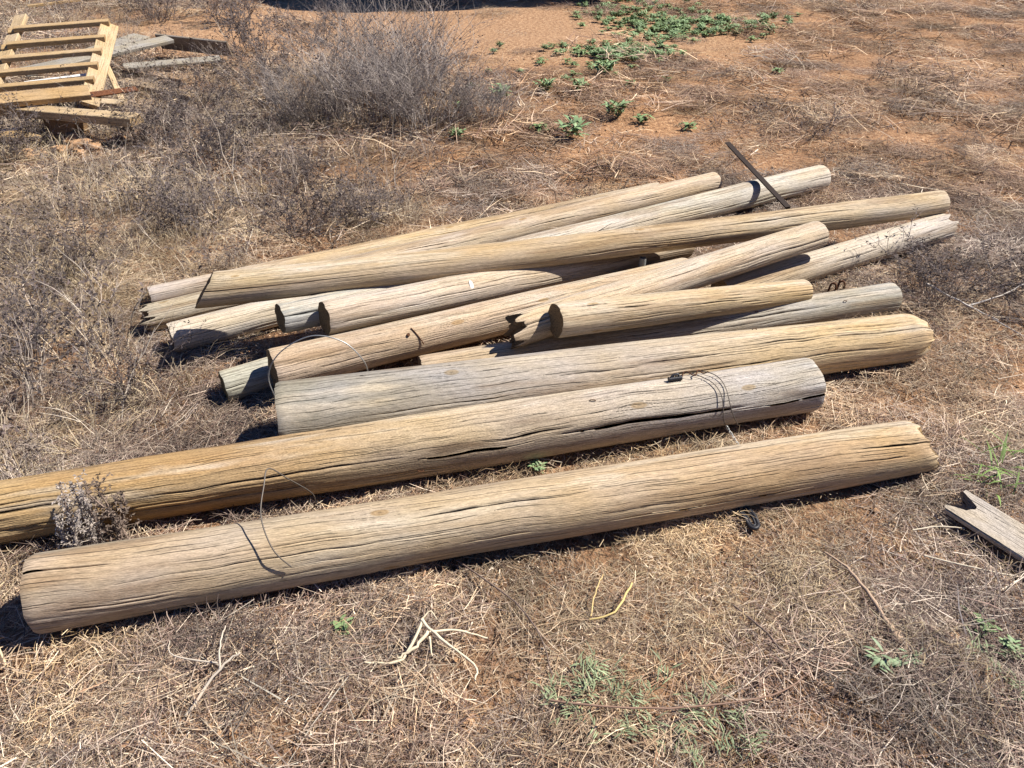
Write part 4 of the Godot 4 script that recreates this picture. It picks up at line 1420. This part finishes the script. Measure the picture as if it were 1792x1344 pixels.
func make_greens() -> void:
	var r := RandomNumberGenerator.new()
	r.seed = 55
	var gm := [weed_mesh(601, 30, 0.045, 0.014, 0.9, Color(0.16, 0.23, 0.10)), weed_mesh(602, 40, 0.05, 0.014, 1.2, Color(0.19, 0.27, 0.135)), weed_mesh(603, 26, 0.045, 0.009, 0.6, Color(0.20, 0.26, 0.15))]
	var blade := weed_mesh(604, 30, 0.13, 0.006, 1.3, Color(0.15, 0.22, 0.06))
	var list := [
		[-0.426, -1.259, 0.6, 0, "small green weed in the straw in front of the nearest pole"],
		[0.08, -1.867, 0.6, 1, "tiny green weed in the gap between the two nearest poles"],
		[-0.10, -6.50, 1.3, 1, "bright green weed right of the big dead bush"],
		[-0.40, -6.20, 0.9, 0, "dull green weed half hidden by the big bush's right side"],
		[0.28, -6.72, 1.2, 1, "green weed upper left in the loose group of weeds"],
		[0.56, -6.72, 1.1, 1, "green weed upper middle in the loose group of weeds"],
		[0.42, -5.50, 1.6, 1, "widest green weed nearest the farthest pole's middle"],
		[0.80, -6.02, 1.5, 1, "green weed lower right in the loose group of weeds"],
		[0.98, -5.88, 1.1, 0, "small green weed at the right end of the loose group"],
		[0.20, -5.64, 1.0, 0, "small green weed lower left in the loose group"],
		[1.29, -5.71, 0.9, 0, "lone green weed up left of the steel post"],
		[-0.38, -5.45, 0.9, 1, "lone green weed among twigs below the big bush"],
		[0.83, -7.24, 1.6, 1, "green weed just below the long green patch"],
		[0.883, -1.151, 0.9, 2, "grey green weed rosette in the right foreground"],
		[0.96, -1.16, 0.6, 2, "small grey green weed beside the rosette"],
		[1.178, -1.259, 0.7, 0, "dark green weed at the lower right edge"],
		[1.215, -1.20, 0.5, 1, "bright green sprout at the lower right edge"]]
	for b in list:
		var mi := MeshInstance3D.new()
		mi.mesh = gm[b[3]]
		mi.material_override = M.leaf
		mi.name = numbered("green_weed")
		mi.position = Vector3(b[0], gh(b[0], b[1]) + 0.012, b[1])
		mi.rotation.y = b[0] * 11.0
		mi.scale = Vector3.ONE * b[2] * (1.5 if b[1] < -4.0 else 1.0)
		add_child(mi)
		tag(mi, b[4], "weed", "green weeds sprouting in the straw")
	var gt := MeshInstance3D.new()
	gt.mesh = blade
	gt.material_override = M.leaf
	gt.name = "grass_tuft"
	gt.position = Vector3(1.50, 0.0, -1.80)
	add_child(gt)
	tag(gt, "tuft of fresh green grass blades behind the ragged board", "grass tuft")
	# long patch of ground cover far back and thin new grass in front
	var pl: Array = [[], []]
	var cen := [[1.55, -11.6, 0.7, 0.8], [1.75, -10.2, 0.7, 0.6], [1.95, -9.5, 0.6, 0.35], [1.2, -8.4, 0.55, 0.3], [1.05, -8.2, 0.3, 0.25], [2.6, -10.0, 0.6, 0.4], [0.75, -7.4, 0.7, 0.5]]
	for q in 520:
		var c: Array = cen[r.randi() % cen.size()]
		if r.randf() < (0.75 if c[1] > -7.6 else 0.0):
			continue
		var x: float = c[0] + r.randfn() * c[2] * 0.68
		var z: float = c[1] + r.randfn() * c[3] * 0.8
		var j := r.randf_range(0.75, 1.2)
		pl[r.randi() % 2].append([spot(r, x, z, r.randf_range(0.75, 1.5), 0.1, 0.01), Color(j, j, j)])
	var o := stuff("green_ground_cover", "long patch of low green weeds far behind the heap")
	for k in 2:
		scatter(o, "leafy_weed", gm[k], M.leaf, pl[k])
	var fine := weed_mesh(605, 11, 0.036, 0.0032, 0.8, Color(0.23, 0.27, 0.15))
	var fp: Array = []
	for q in 60:
		var c: Array = [[0.25, -1.03, 0.16, 0.09], [0.40, -0.99, 0.12, 0.06], [0.18, -1.09, 0.07, 0.05], [1.20, -1.15, 0.06, 0.14]][r.randi() % 4]
		var x: float = c[0] + r.randfn() * c[2] * 0.6
		var z: float = c[1] + r.randfn() * c[3] * 0.6
		var j := r.randf_range(0.7, 1.2)
		fp.append([spot(r, x, z, r.randf_range(0.7, 1.2), 0.1, 0.016), Color(j, j * 1.02, j)])
	var of := stuff("new_grass", "thin new green grass coming up in the front straw")
	scatter(of, "grass_sprout", fine, M.leaf, fp)

func make_sticks() -> void:
	var dark := Color(0.17, 0.125, 0.10)
	var pale := Color(0.62, 0.54, 0.40)
	var brown := Color(0.26, 0.165, 0.12)
	stick("dry_stick", "thin dark curved stick in the straw below the nearest pole", "stick", [[[Vector3(-0.151, 0.02, -1.479), Vector3(0.006, 0.045, -1.315), Vector3(0.069, 0.035, -1.217), Vector3(0.097, 0.02, -1.112)], 0.0026, 0.0016]], M.bark, dark)
	stick("dry_stick", "long thin brown stick across the bottom edge's middle", "stick", [[[Vector3(0.084, 0.025, -1.05), Vector3(0.198, 0.04, -1.025), Vector3(0.391, 0.035, -1.025), Vector3(0.592, 0.04, -1.053), Vector3(0.689, 0.03, -1.113)], 0.0028, 0.0018]], M.bark, brown)
	stick("dry_stick", "straight dark stick right of the long brown stick", "stick", [[[Vector3(0.561, 0.02, -1.335), Vector3(0.626, 0.035, -1.226), Vector3(0.675, 0.025, -1.112)], 0.0022, 0.0034]], M.bark, dark)
	stick("dry_stick", "stout brown stick with a lump, right of the foreground's middle", "stick", [[[Vector3(0.86, 0.03, -1.50), Vector3(0.898, 0.035, -1.44), Vector3(0.925, 0.035, -1.342), Vector3(0.941, 0.025, -1.26)], 0.0028, 0.0062], [[Vector3(0.940, 0.024, -1.258), Vector3(0.946, 0.024, -1.235), Vector3(0.949, 0.02, -1.215)], 0.008, 0.013]], M.bark, Color(0.40, 0.29, 0.20))
	stick("dry_stick", "pale bleached stick by the ragged board at the right", "stick", [[[Vector3(1.13, 0.03, -1.486), Vector3(1.239, 0.035, -1.439), Vector3(1.40, 0.03, -1.395)], 0.003, 0.002]], M.bark, pale)
	stick("dry_stick", "short pale stick lying level above the bleached stick", "stick", [[[Vector3(1.14, 0.03, -1.585), Vector3(1.22, 0.035, -1.594), Vector3(1.29, 0.03, -1.592)], 0.0025, 0.0018]], M.bark, pale)
	stick("forked_branch", "pale forked branch sticking up at the lower left", "branch", [[[Vector3(-0.735, 0.01, -1.02), Vector3(-0.675, 0.06, -1.107), Vector3(-0.635, 0.075, -1.14)], 0.0042, 0.0022], [[Vector3(-0.675, 0.06, -1.107), Vector3(-0.681, 0.09, -1.147), Vector3(-0.69, 0.08, -1.212)], 0.0028, 0.0015], [[Vector3(-0.69, 0.05, -1.13), Vector3(-0.80, 0.05, -1.15), Vector3(-0.83, 0.04, -1.20)], 0.0022, 0.0012]], M.bark, Color(0.52, 0.45, 0.36))
	stick("dry_root", "pulled up pale root with spreading arms in the front straw", "root", [[[Vector3(-0.219, 0.065, -1.245), Vector3(-0.262, 0.03, -1.155), Vector3(-0.35, 0.025, -1.15)], 0.0042, 0.003], [[Vector3(-0.222, 0.066, -1.242), Vector3(-0.189, 0.055, -1.211), Vector3(-0.09, 0.03, -1.14), Vector3(-0.085, 0.025, -1.10)], 0.0042, 0.0024], [[Vector3(-0.20, 0.055, -1.215), Vector3(-0.13, 0.045, -1.226), Vector3(-0.06, 0.03, -1.215)], 0.0034, 0.0022], [[Vector3(-0.205, 0.055, -1.215), Vector3(-0.23, 0.045, -1.18), Vector3(-0.272, 0.03, -1.158)], 0.005, 0.003], [[Vector3(-0.20, 0.055, -1.20), Vector3(-0.19, 0.035, -1.16)], 0.003, 0.0015], [[Vector3(-0.22, 0.067, -1.245), Vector3(-0.20, 0.075, -1.26), Vector3(-0.185, 0.065, -1.245)], 0.0022, 0.0012]], M.bark, Color(0.68, 0.58, 0.40), "arm")
	stick("dry_stalk", "bright yellow dry stalk curving up in the front straw", "stalk", [[[Vector3(0.195, 0.025, -1.275), Vector3(0.258, 0.04, -1.287), Vector3(0.312, 0.05, -1.372)], 0.0022, 0.0032]], M.bark, Color(0.62, 0.48, 0.20))
	stick("dry_stalk", "thin yellow stalk just left of the bright curved one", "stalk", [[[Vector3(0.199, 0.025, -1.286), Vector3(0.215, 0.035, -1.35), Vector3(0.241, 0.04, -1.41)], 0.0022, 0.0015]], M.bark, Color(0.60, 0.44, 0.20))
	stick("dry_stalk", "bent straw coloured leaf stalk round the nearest pole's left end", "stalk", [[[Vector3(-1.20, 0.02, -1.14), Vector3(-1.24, 0.06, -1.19), Vector3(-1.30, 0.09, -1.26), Vector3(-1.28, 0.10, -1.33)], 0.0032, 0.0016]], M.bark, Color(0.60, 0.48, 0.30))
	# pale woody stems of the right-hand shrub
	stick("dead_branch", "bleached bare branch on the ground by the right-hand shrub", "branch", [[[Vector3(1.80, 0.09, -3.02), Vector3(1.90, 0.06, -2.92), Vector3(2.02, 0.03, -2.80)], 0.005, 0.003], [[Vector3(1.93, 0.05, -2.89), Vector3(2.1, 0.07, -2.95), Vector3(2.24, 0.10, -3.02)], 0.004, 0.002], [[Vector3(2.00, 0.03, -2.82), Vector3(2.06, 0.04, -2.6), Vector3(2.12, 0.03, -2.42)], 0.003, 0.0015]], M.bark, Color(0.55, 0.50, 0.44))

func make_shade_caster() -> void:
	# guessed tank on a stand, out of view, added to cast the far shade
	var c := Vector3(1.35, 0.0, -13.45)
	var rad := 1.65
	var h0 := 2.5
	var h := 2.1
	var t := thing("shade_caster", "unseen guessed tank on a stand, added to shade the far soil", "tank", c)
	var m := flat_mat("shade_caster_steel", lin(0.20, 0.21, 0.19), 0.6, 0.3)
	var mb := MB.new()
	var segs := 56
	var rows := 84
	for k in rows + 1:
		var y := h * k / rows
		var rr := rad + 0.012 * sin(y * TAU / 0.15)
		for s in segs:
			var a := TAU * s / segs
			var d := Vector3(cos(a), 0, sin(a))
			var sl := 0.012 * cos(y * TAU / 0.15) * TAU / 0.15
			mb.vert(d * rr + Vector3(0, h0 + y, 0), (d + Vector3(0, -sl, 0)).normalized())
	for k in rows:
		for s in segs:
			var s2 := (s + 1) % segs
			mb.quad(k * segs + s, k * segs + s2, (k + 1) * segs + s2, (k + 1) * segs + s)
	part(mb, "wall", m, t)
	mb = MB.new()
	var top := mb.vert(Vector3(0, h0 + h + 0.3, 0), Vector3.UP)
	for s in segs:
		var a := TAU * s / segs
		mb.vert(Vector3(cos(a) * (rad + 0.05), h0 + h, sin(a) * (rad + 0.05)), Vector3(cos(a) * 0.15, 1, sin(a) * 0.15).normalized())
	for s in segs:
		mb.tri(top, 1 + s, 1 + (s + 1) % segs)
	part(mb, "roof", m, t)
	for k in 7:
		var x := (k - 3) * 0.5
		plank(t, "deck_board", Vector3(x, h0 - 0.01, -1.6), Vector3(x, h0 - 0.01, 1.6), Vector3.UP, 0.48, 0.05, wood_mats[2], GREY, 70 + k)
	for k in 4:
		var a := PI * 0.25 + k * PI * 0.5
		var f := Vector3(cos(a) * 1.35, 0, sin(a) * 1.35)
		mb = MB.new()
		mb.tube(PackedVector3Array([f, f + Vector3(0, h0 - 0.062, 0)]), PackedFloat32Array([0.08, 0.07]), 10, Color(1, 1, 1))
		part(mb, "leg", m, t)
